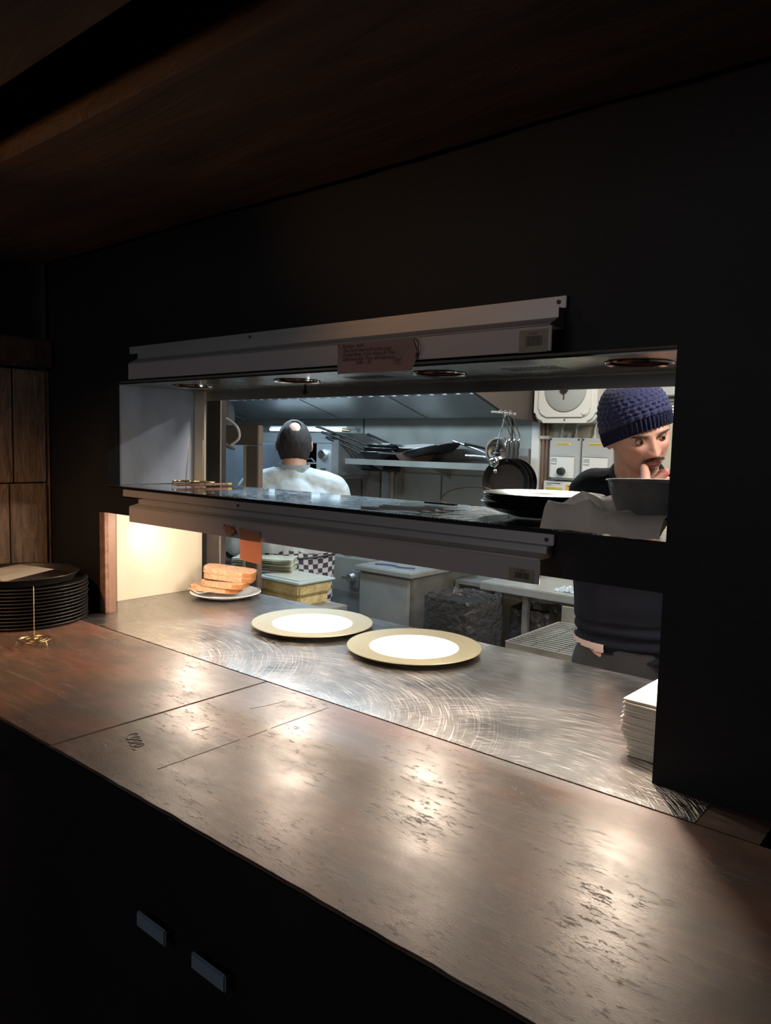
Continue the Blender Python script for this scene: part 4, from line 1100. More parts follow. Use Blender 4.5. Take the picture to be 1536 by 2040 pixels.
# right-hand services wall
b = B(); box(b, -2.011, -1.962, 2.585, 2.619, 0.9, 1.70, 0.003)
single('cable_trunking', b, 'white', 'white vertical cable trunking beside the hanging pans', 'trunking', (-1.99, 2.6, 0.9))
for k, x in enumerate((-1.945, -1.920)):
    b = B(); cyl(b, (x, 2.60, 0.9), (x, 2.60, 1.72), 0.009, seg=14)
    single('copper_pipe', b, 'brownpipe', ('brown vertical pipe on the kitchen wall, nearer the trunking', 'brown vertical pipe on the kitchen wall, nearer the switch boxes')[k], 'pipe', (x, 2.6, 0.9), 'brown pipes on the wall')
b = B(); box(b, -1.962, -1.903, 2.588, 2.619, 1.572, 1.590, 0.002)
single('pipe_clip', b, 'cream', 'cream clip holding the two brown pipes', 'clip', (-1.93, 2.6, 1.57))
# water heater with round grey cover
t = thing('water_heater', 'white moulded wall unit with a round grey cover above the switch boxes', 'water heater', (-1.78, 2.5, 1.655))
def rrect(x0, x1, z0, z1, r_, n=8):
    pts = []
    for (cx, cz, a) in ((x1 - r_, z1 - r_, 0), (x0 + r_, z1 - r_, PI / 2), (x0 + r_, z0 + r_, PI), (x1 - r_, z0 + r_, 1.5 * PI)):
        for i in range(n + 1): pts.append((cx + r_ * math.cos(a + i / n * PI / 2), cz + r_ * math.sin(a + i / n * PI / 2)))
    return pts
b = B(); prism(b, rrect(-1.955, -1.605, 1.655, 2.05, 0.055), 'y', 2.50, 2.619)
bmesh.ops.bevel(b, geom=[e for e in b.edges if all(abs(v.co.y - 2.50) < 1e-5 for v in e.verts)], offset=0.012, segments=4, affect='EDGES')
obj('casing', b, 'white', t)
b = B(); prism(b, rrect(-1.925, -1.635, 1.685, 2.02, 0.045), 'y', 2.492, 2.4995)
bmesh.ops.bevel(b, geom=[e for e in b.edges if all(abs(v.co.y - 2.492) < 1e-5 for v in e.verts)], offset=0.005, segments=3, affect='EDGES')
obj('raised_face', b, 'white', t)
b = B(); lathe(b, [(0, 0.012), (0.09, 0.011), (0.112, 0.006), (0.116, 0.0), (0, 0.0)], M4=Matrix.Rotation(PI / 2, 4, 'X'), seg=64, loc=(-1.775, 2.4915, 1.825)); obj('round_cover', b, 'discgrey', t)
b = B(); cyl(b, (-1.775, 2.479, 1.825), (-1.775, 2.47, 1.825), 0.022, seg=24); obj('spindle', b, 'black', t)
b = B(); box(b, -1.778, -1.772, 2.474, 2.478, 1.775, 1.80); obj('red_needle', b, 'copper', t)
b = B(); cyl(b, (-1.67, 2.4915, 1.705), (-1.67, 2.487, 1.705), 0.010, seg=20); obj('cover_screw', b, 'white', t)
b = B(); cyl(b, (-1.775, 2.4915, 1.672), (-1.775, 2.498, 1.672), 0.003, seg=10); obj('face_screw', b, 'ink', t)

def isolator(label, x0, x1):
    z0, z1 = 1.36, 1.58
    t = thing('isolator_box', label, 'switch box', ((x0 + x1) / 2, 2.6, z0), group='grey switch boxes on the wall')
    b = B(); box(b, x0, x1, 2.56, 2.619, z0, z1, 0.004); obj('enclosure', b, 'greyplastic', t)
    b = B(); prism(b, rrect(x0 + 0.012, x1 - 0.028, z0 + 0.012, z0 + 0.120, 0.004), 'y', 2.553, 2.5595); obj('switch_plate', b, 'white', t, smooth=False)
    cxx = (x0 + x1) / 2 - 0.008
    b = B(); prism(b, [(x0 + 0.008, z0 + 0.124)] + [(x0 + 0.008 + (x1 - x0 - 0.036) * i / 10, z0 + 0.124 + 0.016 * math.sin(i / 10 * PI)) for i in range(11)] + [(x1 - 0.028, z0 + 0.124)], 'y', 2.557, 2.5598); obj('moulded_arch', b, 'discgrey', t, smooth=False)
    b = B(); box(b, x0 + 0.018, x0 + 0.048, 2.551, 2.5528, z0 + 0.082, z0 + 0.114); lg_ = obj('maker_badge', b, 'discgrey', t, smooth=False)
    b = B(); box(b, x0 + 0.021, x0 + 0.045, 2.5500, 2.5509, z0 + 0.086, z0 + 0.094); obj('badge_stripe', b, 'white', lg_, smooth=False)
    b = B(); cyl(b, (cxx, 2.552, z0 + 0.045), (cxx, 2.530, z0 + 0.045), 0.022, 0.019, seg=30); kb = obj('rotary_knob', b, M('dark_green_knob', (0.012, 0.03, 0.025), 0.35), t)
    b = B(); box(b, cxx - 0.003, cxx + 0.003, 2.522, 2.5298, z0 + 0.028, z0 + 0.062, 0.001); 
    b.transform(Matrix.Translation((cxx, 0, z0 + 0.045)) @ Matrix.Rotation(-0.7, 4, 'Y') @ Matrix.Translation((-cxx, 0, -z0 - 0.045)))
    obj('grip_bar', b, 'black', kb)
    b = B(); box(b, x0 + 0.038, x1 - 0.055, 2.5585, 2.5598, z1 - 0.036, z1 - 0.027); yl = obj('yellow_label', b, 'yellow', t, smooth=False)
    b = B()
    for i in range(9): box(b, x0 + 0.042 + i * 0.0078, x0 + 0.047 + i * 0.0078, 2.5578, 2.5584, z1 - 0.0335, z1 - 0.0295)
    obj('label_print', b, 'ink', yl, smooth=False)
    for sx_, sz_ in ((x0 + 0.008, z0 + 0.008), (x1 - 0.01, z0 + 0.008), (x0 + 0.008, z1 - 0.008), (x1 - 0.01, z1 - 0.008)):
        b = B(); cyl(b, (sx_, 2.5598, sz_), (sx_, 2.5575, sz_), 0.005, seg=12); obj('corner_screw', b, 'ink', t)
    for i in range(3):
        gx = x0 + 0.055 + i * 0.040
        b = B(); cyl(b, (gx, 2.59, z1), (gx, 2.59, z1 + 0.010), 0.013, seg=8); cyl(b, (gx, 2.59, z1 + 0.0101), (gx, 2.59, z1 + 0.026), 0.010, 0.007, seg=16); obj('cable_gland', b, 'greyplastic', t)
    return t
isolator('grey wall switch box with a round dark knob, left one beside the pipes', -1.886, -1.712)
isolator('grey wall switch box half hidden behind the man in the knitted hat', -1.704, -1.530)
for k, (gx, ex, zz, lab) in enumerate(((-1.831, -1.74, 1.655, 'grey cable rising from the left switch box, leftmost'), (-1.751, -1.66, 1.650, 'grey cable rising from the right side of the left switch box'), (-1.649, -1.56, 1.652, 'grey cable rising from the right switch box'))):
    b = B(); tube(b, [(gx, 2.59, 1.604), (gx, 2.59, 1.625), (gx + 0.006, 2.592, zz - 0.008), (gx + 0.03, 2.598, zz + 0.004), (ex + 0.25, 2.598, zz + 0.006 - 0.002 * k)], 0.0050, 8, sub=5)
    single('conduit_cable', b, 'cable', lab, 'cable', (gx, 2.59, 1.604), 'cables above the switch boxes')
t = thing('control_panel', 'cream control panel with green display below the switch boxes', 'control panel', (-1.81, 2.6, 1.16))
b = B(); box(b, -1.918, -1.700, 2.57, 2.619, 1.16, 1.352, 0.003); obj('enclosure', b, 'white', t)
b = B(); box(b, -1.902, -1.806, 2.567, 2.5698, 1.235, 1.318, 0.001); dp = obj('display_surround', b, 'gold', t)
b = B(); box(b, -1.892, -1.816, 2.5655, 2.5669, 1.245, 1.308); ls = obj('display', b, 'greenlcd', dp, smooth=False)
b = B(); box(b, -1.788, -1.718, 2.567, 2.5698, 1.235, 1.338, 0.001); dl = obj('dial_plate', b, 'gold', t)
b = B(); cyl(b, (-1.753, 2.5668, 1.292), (-1.753, 2.560, 1.292), 0.017, seg=28); obj('dial_ring', b, 'white', dl)
b = B(); cyl(b, (-1.753, 2.5598, 1.292), (-1.753, 2.550, 1.292), 0.011, seg=24); obj('dial_knob', b, 'brownpipe', dl)
b = B(); box(b, -1.775, -1.731, 2.5655, 2.5669, 1.326, 1.330); box(b, -1.768, -1.738, 2.5655, 2.5669, 1.246, 1.250); obj('dial_caption', b, 'ink', dl, smooth=False)
b = B(); box(b, -1.90, -1.82, 2.5690, 2.5699, 1.338, 1.341); box(b, -1.90, -1.87, 2.5690, 2.5699, 1.330, 1.332); obj('heading_print', b, 'ink', t, smooth=False)
# box and notice above the man's shoulder
t = thing('distribution_box', 'grey electrical box on the wall above the knitted hat', 'electrical box', (-1.28, 2.6, 1.76))
b = B(); box(b, -1.345, -1.10, 2.56, 2.619, 1.785, 2.05, 0.004); obj('enclosure', b, 'greyplastic', t)
b = B(); box(b, -1.338, -1.330, 2.545, 2.5598, 1.80, 1.84); obj('latch', b, 'ink', t)
b = B(); box(b, -1.375, -1.350, 2.59, 2.619, 0.9, 2.10); obj('side_trunk', b, 'cream', t)
t = thing('wall_notice', 'small printed notice on the wall right of the knitted hat', 'notice', (-1.25, 2.617, 1.70))
b = B(); box(b, -1.318, -1.22, 2.616, 2.6198, 1.69, 1.775); obj('paper_sheet', b, 'paper', t, smooth=False)
b = B()
for i in range(5): box(b, -1.308, -1.235 - 0.01 * (i % 2), 2.6150, 2.6159, 1.702 + i * 0.014, 1.706 + i * 0.014)
obj('print', b, 'ink', t, smooth=False)
b = B(); box(b, -1.290, -1.282, 2.6143, 2.6149, 1.703, 1.712); obj('yellow_mark', b, 'yellow', t, smooth=False)

# ---- lower kitchen, seen under the lower gantry
t = thing('range_cooker', 'stainless range cooker with control knobs at the far left', 'cooker', (-3.6, 1.95, 0))
b = B(); box(b, -4.3, -3.10, 1.95, 2.58, 0.0, 0.90, 0.005); obj('body', b, 'steel_dark', t)
b = B(); box(b, -4.3, -3.10, 1.93, 1.949, 0.76, 0.87, 0.004); obj('control_fascia', b, 'steel', t)
for i in range(6):
    x = -4.05 + i * 0.16
    b = B(); cyl(b, (x, 1.9295, 0.815), (x, 1.90, 0.815), 0.030, 0.026, seg=24); obj('knob', b, 'black', t)
b = B(); cyl(b, (-4.28, 1.88, 0.905), (-3.12, 1.88, 0.905), 0.014, seg=14)
for x in (-4.2, -3.2): box(b, x, x + 0.02, 1.88, 1.95, 0.895, 0.905)
obj('towel_rail', b, 'chrome', t)
b = B(); box(b, -4.28, -3.12, 1.925, 1.949, 0.30, 0.72, 0.004); od = obj('oven_door', b, 'steel_dark', t)
b = B(); cyl(b, (-4.2, 1.895, 0.69), (-3.2, 1.895, 0.69), 0.012, seg=12); obj('door_handle', b, 'chrome', od)
for i in range(4):
    b = B(); box(b, -4.2 + i * 0.27, -3.98 + i * 0.27, 2.05, 2.5, 0.9005, 0.93, 0.004); obj('pan_support', b, 'iron', t)

t = thing('undercounter_unit', 'grey steel unit with a round gas valve behind the chef', 'appliance', (-2.9, 2.1, 0))
b = B(); box(b, -3.05, -2.72, 2.1, 2.58, 0.0, 0.87, 0.004); obj('body', b, 'steel_wall', t)
b = B(); box(b, -3.05, -2.72, 2.094, 2.0995, 0.30, 0.68, 0.002); obj('lower_door', b, 'steel_dark', t)
b = B(); box(b, -2.875, -2.80, 2.09, 2.0995, 0.70, 0.80, 0.002); obj('valve_plate', b, 'steel_dark', t)
b = B(); cyl(b, (-2.85, 2.0895, 0.76), (-2.85, 2.06, 0.76), 0.028, 0.022, seg=20); box(b, -2.90, -2.80, 2.05, 2.06, 0.752, 0.768, 0.003); obj('valve_handle', b, 'chrome', t)

t = thing('drawer_unit', 'stainless steel counter fridge with flat lid in the middle of the kitchen', 'fridge', (-2.48, 2.2, 0))
b = B(); box(b, -2.665, -2.30, 1.95, 2.55, 0.0, 0.845, 0.004); obj('body', b, 'steel_dark', t)
b = B(); box(b, -2.650, -2.315, 1.930, 1.9495, 0.50, 0.835, 0.004); dr = obj('door', b, 'steel', t)
b = B(); box(b, -2.64, -2.57, 1.915, 1.9295, 0.565, 0.58, 0.003); obj('handle', b, 'steel_dark', dr)
b = B(); box(b, -2.68, -2.285, 1.915, 2.56, 0.846, 0.875, 0.005); obj('lid', b, 'steel', t)
b = B(); tube(b, [(-2.60, 2.0, 0.88), (-2.50, 2.02, 0.882), (-2.42, 2.0, 0.882), (-2.36, 2.04, 0.88)], 0.004, 8, sub=4)
single('blue_cable', b, M('blue_plastic', (0.03, 0.045, 0.12), 0.5), 'dark blue cable lying on the steel fridge lid', 'cable', (-2.48, 2.01, 0.876))
t = thing('side_rack', 'dark low rack beside the steel fridge', 'rack', (-2.1, 2.3, 0))
b = B(); box(b, -2.28, -1.99, 2.30, 2.58, 0.78, 0.80); obj('top_shelf', b, 'steel_dark', t)
for x in (-2.28, -2.01):
    b = B(); box(b, x, x + 0.02, 2.30, 2.32, 0, 0.779); obj('leg', b, 'steel_dark', t)
b = B(); box(b, -2.28, -1.99, 2.32, 2.58, 0.35, 0.37); obj('lower_shelf', b, 'steel_dark', t)

def bin_(name, label, x0, x1, y0, y1, zt, seed, group):
    t = thing(name, label, 'bin', ((x0 + x1) / 2, (y0 + y1) / 2, 0), group=group)
    b = B(); box(b, x0 + 0.03, x1 - 0.03, y0 + 0.03, y1 - 0.03, 0.0, zt - 0.03, 0.01); obj('container', b, 'black', t)
    cx, cy = (x0 + x1) / 2, (y0 + y1) / 2
    def f(u, v):
        a = u * 2 * PI; ca, sa = math.cos(a), math.sin(a)
        sx_ = (abs(ca) ** 0.4) * (1 if ca > 0 else -1); sy_ = (abs(sa) ** 0.4) * (1 if sa > 0 else -1)
        s = 1.0 + 0.06 * noise.noise(Vector((ca * 3 + seed, sa * 3, v * 2))) + 0.035 * abs(math.sin(a * 9 + 2 * v + seed)) * (1 - v)
        if v > 0.9: s *= 1 - (v - 0.9) * 1.2
        z = zt - 0.34 + 0.34 * min(v / 0.9, 1) - (0.08 * (v - 0.9) / 0.1 if v > 0.9 else 0) + 0.014 * noise.noise(Vector((ca * 4, sa * 4, seed)))
        return Vector((cx + sx_ * s * (x1 - x0) / 2, cy + sy_ * s * (y1 - y0) / 2, z))
    b = B(); grid(b, f, 96, 30); obj('liner', b, 'binbag', t)
    return t
bin_('waste_bin', 'bin with crumpled black liner beside the steel fridge', -2.10, -1.80, 1.74, 2.04, 0.82, 1.0, 'bins with black liners')
bin_('waste_bin', 'bin with black liner standing under the steel table', -1.86, -1.63, 2.14, 2.36, 0.74, 4.0, 'bins with black liners')

t = thing('steel_table', 'stainless steel prep table at the back right of the kitchen', 'table', (-1.5, 2.3, 0))
b = B(); box(b, -1.985, -0.55, 2.08, 2.59, 0.818, 0.858, 0.004); obj('tabletop', b, 'steel', t)
for x in (-1.955, -1.755, -0.65):
    b = B(); box(b, x, x + 0.03, 2.10, 2.13, 0, 0.817, 0.003); obj('leg', b, 'steel_dark', t)
b = B(); box(b, -1.74, -0.65, 2.40, 2.42, 0.55, 0.80, 0.002); obj('rear_panel', b, 'cream', t)
b = B(); box(b, -1.74, -0.65, 2.12, 2.39, 0.42, 0.44, 0.002); obj('undershelf', b, 'steel_dark', t)
t = thing('cling_film', 'crumpled clear wrapping on the steel table', 'wrapping', (-1.52, 2.15, 0.858))
b = B()
def f(u, v): return Vector((-1.60 + 0.11 * u, 2.12 + 0.09 * v, 0.860 + 0.028 * abs(noise.noise(Vector((u * 5, v * 5, 2)))) + 0.012 * math.sin(u * PI) * math.sin(v * PI)))
grid(b, f, 24, 20, 0.0006); obj('film', b, 'clear', t)
b = B()
def f(u, v): return Vector((-1.475 + 0.075 * u, 2.13 + 0.08 * v, 0.860 + 0.035 * abs(noise.noise(Vector((u * 5, v * 5, 7)))) + 0.02 * math.sin(u * PI) * math.sin(v * PI)))
grid(b, f, 20, 20, 0.0006)
single('blue_wrapping', b, M('pale_blue_film', (0.35, 0.5, 0.75), 0.2, trans=0.3, bump=0.6, bs=50), 'crumpled pale blue wrapping beside the clear film on the steel table', 'wrapping', (-1.44, 2.17, 0.858))

# kitchen-side bench behind the pass with wire rack tray
t = thing('rack_tray', 'steel tray with a wire rack in front of the steel table', 'tray', (-1.1, 1.4, 0.82))
x0, x1, y0, y1 = -1.31, -1.04, 1.19, 1.60
b = B(); box(b, x0, x1, y0, y1, 0.822, 0.826); 
for (a, c, d, e) in ((x0, x1, y0, y0 + 0.006), (x0, x1, y1 - 0.006, y1), (x0, x0 + 0.006, y0, y1), (x1 - 0.006, x1, y0, y1)): box(b, a, c, d, e, 0.822, 0.852, 0.001)
obj('tray', b, 'steel', t, smooth=False)
b = B()
for i in range(16): cyl(b, (x0 + 0.01, y0 + 0.02 + i * 0.025, 0.850), (x1 - 0.01, y0 + 0.02 + i * 0.025, 0.850), 0.0018, seg=6)
for xx in (x0 + 0.09, x0 + 0.19): cyl(b, (xx, y0 + 0.01, 0.8465), (xx, y1 - 0.01, 0.8465), 0.0022, seg=6)
obj('wire_rack', b, 'chrome', t)
t = thing('low_bench', 'dark low steel bench under the wire rack tray', 'bench', (-1.1, 1.4, 0))
b = B(); box(b, -1.33, -1.02, 1.16, 1.66, 0.80, 0.8215, 0.003); obj('benchtop', b, 'steel_dark', t)
for (x, y) in ((-1.31, 1.18), (-1.06, 1.18), (-1.31, 1.62), (-1.06, 1.62)):
    b = B(); box(b, x, x + 0.025, y, y + 0.025, 0, 0.799); obj('leg', b, 'steel_dark', t)
b = B(); box(b, -1.33, -1.02, 1.661, 1.670, 0.60, 0.90); obj('upstand', b, 'steel', t)

# prep bench at the left with tubs and papers
t = thing('prep_bench', 'steel prep bench holding food tubs behind the toast plate', 'bench', (-2.5, 1.2, 0))
b = B(); box(b, -2.86, -2.12, 1.035, 1.265, 0.815, 0.84, 0.003); obj('benchtop', b, 'steel', t)
for (x, y) in ((-2.84, 1.045), (-2.16, 1.045), (-2.84, 1.235), (-2.16, 1.235)):
    b = B(); box(b, x, x + 0.025, y, y + 0.025, 0, 0.814); obj('leg', b, 'steel_dark', t)
def tub(label, x0, x1, y0, y1, z, h, lid=True, food='tubfood'):
    t = thing('food_tub', label, 'food container', ((x0 + x1) / 2, (y0 + y1) / 2, z), group='food tubs on the prep bench')
    b = B(); box(b, x0 + 0.012, x1 - 0.012, y0 + 0.012, y1 - 0.012, z, z + h, 0.008); obj('container', b, food, t)
    if lid:
        b = B(); box(b, x0, x1, y0, y1, z + h + 0.0005, z + h + 0.010, 0.004)
        l = obj('lid', b, 'glassblue', t)
        b = B(); box(b, x0 + 0.03, x1 - 0.03, y0 + 0.03, y1 - 0.03, z + h + 0.0102, z + h + 0.013, 0.001); obj('lid_panel', b, 'tubplastic', l)
    return t
tub('yellow-filled tub at the bottom of the pair behind the toast', -2.46, -2.20, 1.055, 1.255, 0.8405, 0.048, False)
tub('yellow-filled tub with pale lid on top of the pair behind the toast', -2.47, -2.19, 1.045, 1.265, 0.889, 0.05)
tub('pale lidded tub left of the yellow-filled tubs', -2.78, -2.49, 1.045, 1.265, 0.8405, 0.075, True, 'tubplastic')
# parchment papers in a stack
fp = None; r = random.Random(11)
for k in range(7):
    z = 0.9535 + k * 0.0088
    if fp is None:
        def f(u, v): return Vector((-0.135 + 0.27 * u, -0.07 + 0.14 * v, 0.0015 * math.sin(u * 14) + 0.0012 * math.sin(v * 9 + u * 4) + 0.002))
        b = B(); grid(b, f, 30, 10, 0.0055)
        o = single('parchment_bundle', b, 'parch', 'bundle of pale parchment sheets in the pile on the food tubs', 'paper', (0, 0, 0), 'parchment bundles on the tubs'); fp = o
    else: o = fp.copy(); sc.collection.objects.link(o)
    o.location = (-2.53 + r.uniform(-.006, .006), 1.16 + r.uniform(-.004, .004), z); o.rotation_euler = (0, 0, 0.62 + r.uniform(-.03, .03))
b = B(); r = random.Random(4)
for i in range(26):
    p = Vector((-2.72 + r.random() * 0.16, 1.07 + r.random() * 0.08, 0.931 + r.random() * 0.006)); q = p + Vector((r.uniform(-.02, .02), r.uniform(-.02, .02), r.uniform(0.004, .022)))
    tube(b, [p, (p + q) / 2 + Vector((0.004, 0, 0.003)), q], [0.002, 0.003, 0.001], 5)
o = single('herb_sprigs', b, M('brown_herbs', (0.10, 0.06, 0.03), 0.7), 'scatter of dark dried herb sprigs on the pale lidded tub', 'herbs', (-2.6, 1.07, 0.93)); o['kind'] = 'stuff'

# ================================================================== PEOPLE
def head_bm(fem=False, hair_cut=False, w=0.076, d=0.098, h=0.118):
    """sculpted head, face towards +Y, centre at the origin"""
    nu, nv = 150, 120
    t = bmesh.new(); R = []
    def g(x, s): return math.exp(-(x / s) ** 2)
    def pt(th, ph):
        # th: azimuth from +Y, ph: -pi/2..pi/2
        c, s = math.cos(ph), math.sin(ph)
        x = w * math.sin(th) * c; y = d * math.cos(th) * c; z = h * s
        if z < 0:
            q = -z / h
            x *= 1 - 0.30 * q ** 1.6
            y = y * (1 - 0.12 * q) + 0.020 * q * (1 if y > 0 else 0.6) * c
            if y < 0: y *= 1 - 0.25 * q
        else:
            x *= 1 + 0.06 * math.sin(min(1, z / h) * PI) ; 
            if y < 0: y *= 1.04
        # flatten face front and sides a little
        if math.cos(th) > 0 and z < 0.05:
            k = math.cos(th) * c
            y -= 0.006 * k ** 6
        if math.cos(th) > 0.1 and c > 0.05:
            fr = min(1, max(0, (math.cos(th) - 0.1) / 0.35))
            dy = 0
            ax = abs(x)
            # nose
            zb, zt_ = -0.030, 0.018
            if zb - 0.010 < z < zt_ + 0.012:
                tt = (zt_ - z) / (zt_ - zb)
                amp = 0.003 + 0.021 * max(0, min(1, tt)) ** 1.1
                if z < zb: amp *= max(0, 1 - (zb - z) / 0.010)
                if z > zt_: amp *= max(0, 1 - (z - zt_) / 0.012)
                dy += amp * g(x, 0.0075 + 0.0060 * max(0, min(1, tt)))
            dy += 0.0060 * g(ax - 0.013, 0.006) * g(z + 0.026, 0.007)          # nostril wings
            dy -= 0.0105 * g(ax - 0.030, 0.015) * g(z - 0.010, 0.0115)           # sockets
            dy += 0.0050 * g(ax - 0.028, 0.022) * g(z - 0.028, 0.008)            # brow ridge
            dy += 0.0050 * g(ax - 0.045, 0.018) * g(z + 0.012, 0.016)            # cheek bones
            dy += 0.0065 * g(x, 0.022) * g(z + 0.050, 0.0060)                    # upper lip
            dy += 0.0070 * g(x, 0.018) * g(z + 0.0605, 0.0058)                   # lower lip
            dy -= 0.0050 * g(x, 0.022) * g(z + 0.0553, 0.0022)                   # mouth line
            dy -= 0.0030 * g(x, 0.020) * g(z + 0.072, 0.006)
            dy += 0.0075 * g(x, 0.020) * g(z + 0.092, 0.015)                     # chin
            dy -= 0.0030 * g(ax - 0.024, 0.006) * g(z + 0.042, 0.014)            # smile fold
            y += dy * fr
        return Vector((x, y, z))
    def warp(i):    # denser sampling at the face
        u = i / nu * 2 * PI - PI
        return u - 0.45 * math.sin(u)
    for j in range(1, nv):
        ph = -PI / 2 + PI * j / nv
        R.append([t.verts.new(pt(warp(i), ph)) for i in range(nu)])
    top = t.verts.new((0, 0, h)); bot = t.verts.new((0, pt(0, -PI / 2).y, -h))
    for a, c in zip(R, R[1:]):
        for i in range(nu): t.faces.new((a[i], a[(i + 1) % nu], c[(i + 1) % nu], c[i]))
    for i in range(nu):
        t.faces.new((bot, R[0][(i + 1) % nu], R[0][i])); t.faces.new((top, R[-1][i], R[-1][(i + 1) % nu]))
    # ears
    for s in (-1, 1):
        e = bmesh.new(); bmesh.ops.create_uvsphere(e, u_segments=20, v_segments=14, radius=1)
        for v in e.verts: v.co = Vector((v.co.x * 0.006, v.co.y * 0.017, v.co.z * 0.031 * (1 - 0.15 * (v.co.z < 0))))
        e.transform(Matrix.Translation((s * (w + 0.004), -0.010, -0.006)) @ Matrix.Rotation(s * 0.35, 4, 'Z') @ Matrix.Rotation(-0.12, 4, 'X'))
        merge(t, e)
    return t
def tone(o, fn):
    ca = o.data.color_attributes.new('tone', 'FLOAT_COLOR', 'POINT')
    for i, v in enumerate(o.data.vertices): ca.data[i].color = (*fn(v.co), 1.0)

def hairs(n, f, L, rad, mat, name, parent, local_m, seed=1):
    """tuft of short tapered hairs; f(random) gives root point and direction"""
    r = random.Random(seed); b = B()
    for _ in range(n):
        p, dd = f(r); q = p + dd * L * r.uniform(0.7, 1.2); mid = (p + q) / 2 + Vector((0, 0.0008, 0))
        tube(b, [p, mid, q], [rad, rad * 0.8, rad * 0.15], 4)
    b.transform(local_m); return obj(name, b, mat, parent)

# ---------------- man in knitted hat
Fh = Vector((0.70, -0.635, -0.30)).normalized()
U0 = Vector((0.03, -0.36, 0.92)); U0 = (U0 - Fh * U0.dot(Fh)).normalized(); Rh = Fh.cross(U0).normalized()
HC = Vector((-0.799, 0.997, 1.568))
HM = Matrix(((Rh.x, Fh.x, U0.x, HC.x), (Rh.y, Fh.y, U0.y, HC.y), (Rh.z, Fh.z, U0.z, HC.z), (0, 0, 0, 1)))
man = thing('person', 'man in navy knitted hat and dark sweatshirt resting his chin on his hand', 'person', (-0.86, 1.12, 0.0))
b = B(); merge(b, head_bm(), HM)
N0 = Vector((-0.838, 1.105, 1.425))
hd = lambda x, y, z: HM @ Vector((x, y, z))
cap(b, N0, hd(0, -0.03, -0.045), 0.062, 0.056, 24)
cap(b, N0 + Vector((0.02, -0.02, 0)), hd(0, 0.015, -0.075), 0.05, 0.045, 20)
SR, SL = Vector((-0.962, 1.10, 1.388)), Vector((-0.685, 1.20, 1.385))
ER, EL = Vector((-0.865, 0.945, 1.215)), Vector((-0.50, 1.10, 1.13))
WR = Vector((-0.712, 0.868, 1.385)); WL = Vector((-0.42, 0.90, 1.075))
PEL = Vector((-0.84, 1.16, 0.90))
def torso(b, e):
    cap(b, Vector((-0.85, 1.13, 1.33)), PEL + Vector((0, 0, 0.08)), 0.118 + e, 0.125 + e, 24)
    for dx, dy in ((-0.075, -0.03), (0.075, 0.03)):
        cap(b, Vector((-0.85 + dx, 1.13 + dy, 1.30)), PEL + Vector((dx * 0.5, dy * 0.5, 0.02)), 0.095 + e, 0.110 + e, 20)
    cap(b, SR, SL, 0.062 + e, 0.062 + e, 20); cap(b, N0 - Vector((0, 0, 0.015)), SR, 0.055 + e, 0.058 + e, 18); cap(b, N0 - Vector((0, 0, 0.015)), SL, 0.055 + e, 0.058 + e, 18)
def arms(b, e, tip=1.0):
    for S_, E_, W_ in ((SR, ER, WR), (SL, EL, WL)):
        cap(b, S_, E_, 0.056 + e, 0.046 + e, 18); cap(b, E_, E_ + (W_ - E_) * tip, 0.043 + e, 0.030 + e, 18)
torso(b, 0); arms(b, 0)
for s in (-1, 1):
    hip = PEL + Vector((s * 0.085, s * 0.03, -0.03)); kn = hip + Vector((0, -0.02, -0.40)); an = Vector((kn.x, kn.y + 0.03, 0.085))
    cap(b, hip, kn, 0.088, 0.060, 16); cap(b, kn, an, 0.058, 0.040, 16); cap(b, an + Vector((0, 0, -0.04)), an + Vector((0.05, -0.15, -0.05)), 0.038, 0.032, 12)
# right hand at the chin: palm, thumb up the cheek, fingers curled under the mouth
X_ = lambda *p: Vector(p)
HO = Vector((-0.026, 0.068, -0.003))       # hand pressed back against the chin
WR = WR + HO
palm = X_(-0.690, 0.858, 1.424) + HO
cap(b, WR, palm, 0.027, 0.028, 16); cap(b, palm, HO + X_(-0.672, 0.862, 1.440), 0.027, 0.022, 16)
cap(b, palm, HO + X_(-0.664, 0.868, 1.418), 0.025, 0.022, 14)
TH = [HO + q for q in [X_(-0.704, 0.850, 1.418), X_(-0.716, 0.852, 1.446), X_(-0.722, 0.864, 1.463), X_(-0.731, 0.876, 1.481)]]
for a, c, r1, r2 in ((0, 1, .0165, .0145), (1, 2, .0140, .0125), (2, 3, .0125, .0105)): cap(b, TH[a], TH[c], r1, r2, 14)
FG = [[(-0.680, 0.838, 1.446), (-0.662, 0.848, 1.470), (-0.680, 0.866, 1.468), (-0.692, 0.872, 1.455)],
      [(-0.664, 0.840, 1.434), (-0.640, 0.852, 1.454), (-0.654, 0.874, 1.452), (-0.668, 0.882, 1.440)],
      [(-0.652, 0.848, 1.420), (-0.626, 0.860, 1.436), (-0.640, 0.882, 1.434), (-0.654, 0.890, 1.424)],
      [(-0.645, 0.858, 1.404), (-0.620, 0.870, 1.416), (-0.632, 0.890, 1.414), (-0.645, 0.896, 1.406)]]
FG = [[Vector(q) + HO for q in fg] for fg in FG]
for k, fg in enumerate(FG):
    rr = (0.0112, 0.0112, 0.0104, 0.0092)[k]
    for i in range(3): cap(b, Vector(fg[i]), Vector(fg[i + 1]), rr * (1 - 0.08 * i), rr * (1 - 0.08 * (i + 1)), 12)
    cap(b, palm, Vector(fg[0]), 0.018, rr * 1.1, 12)
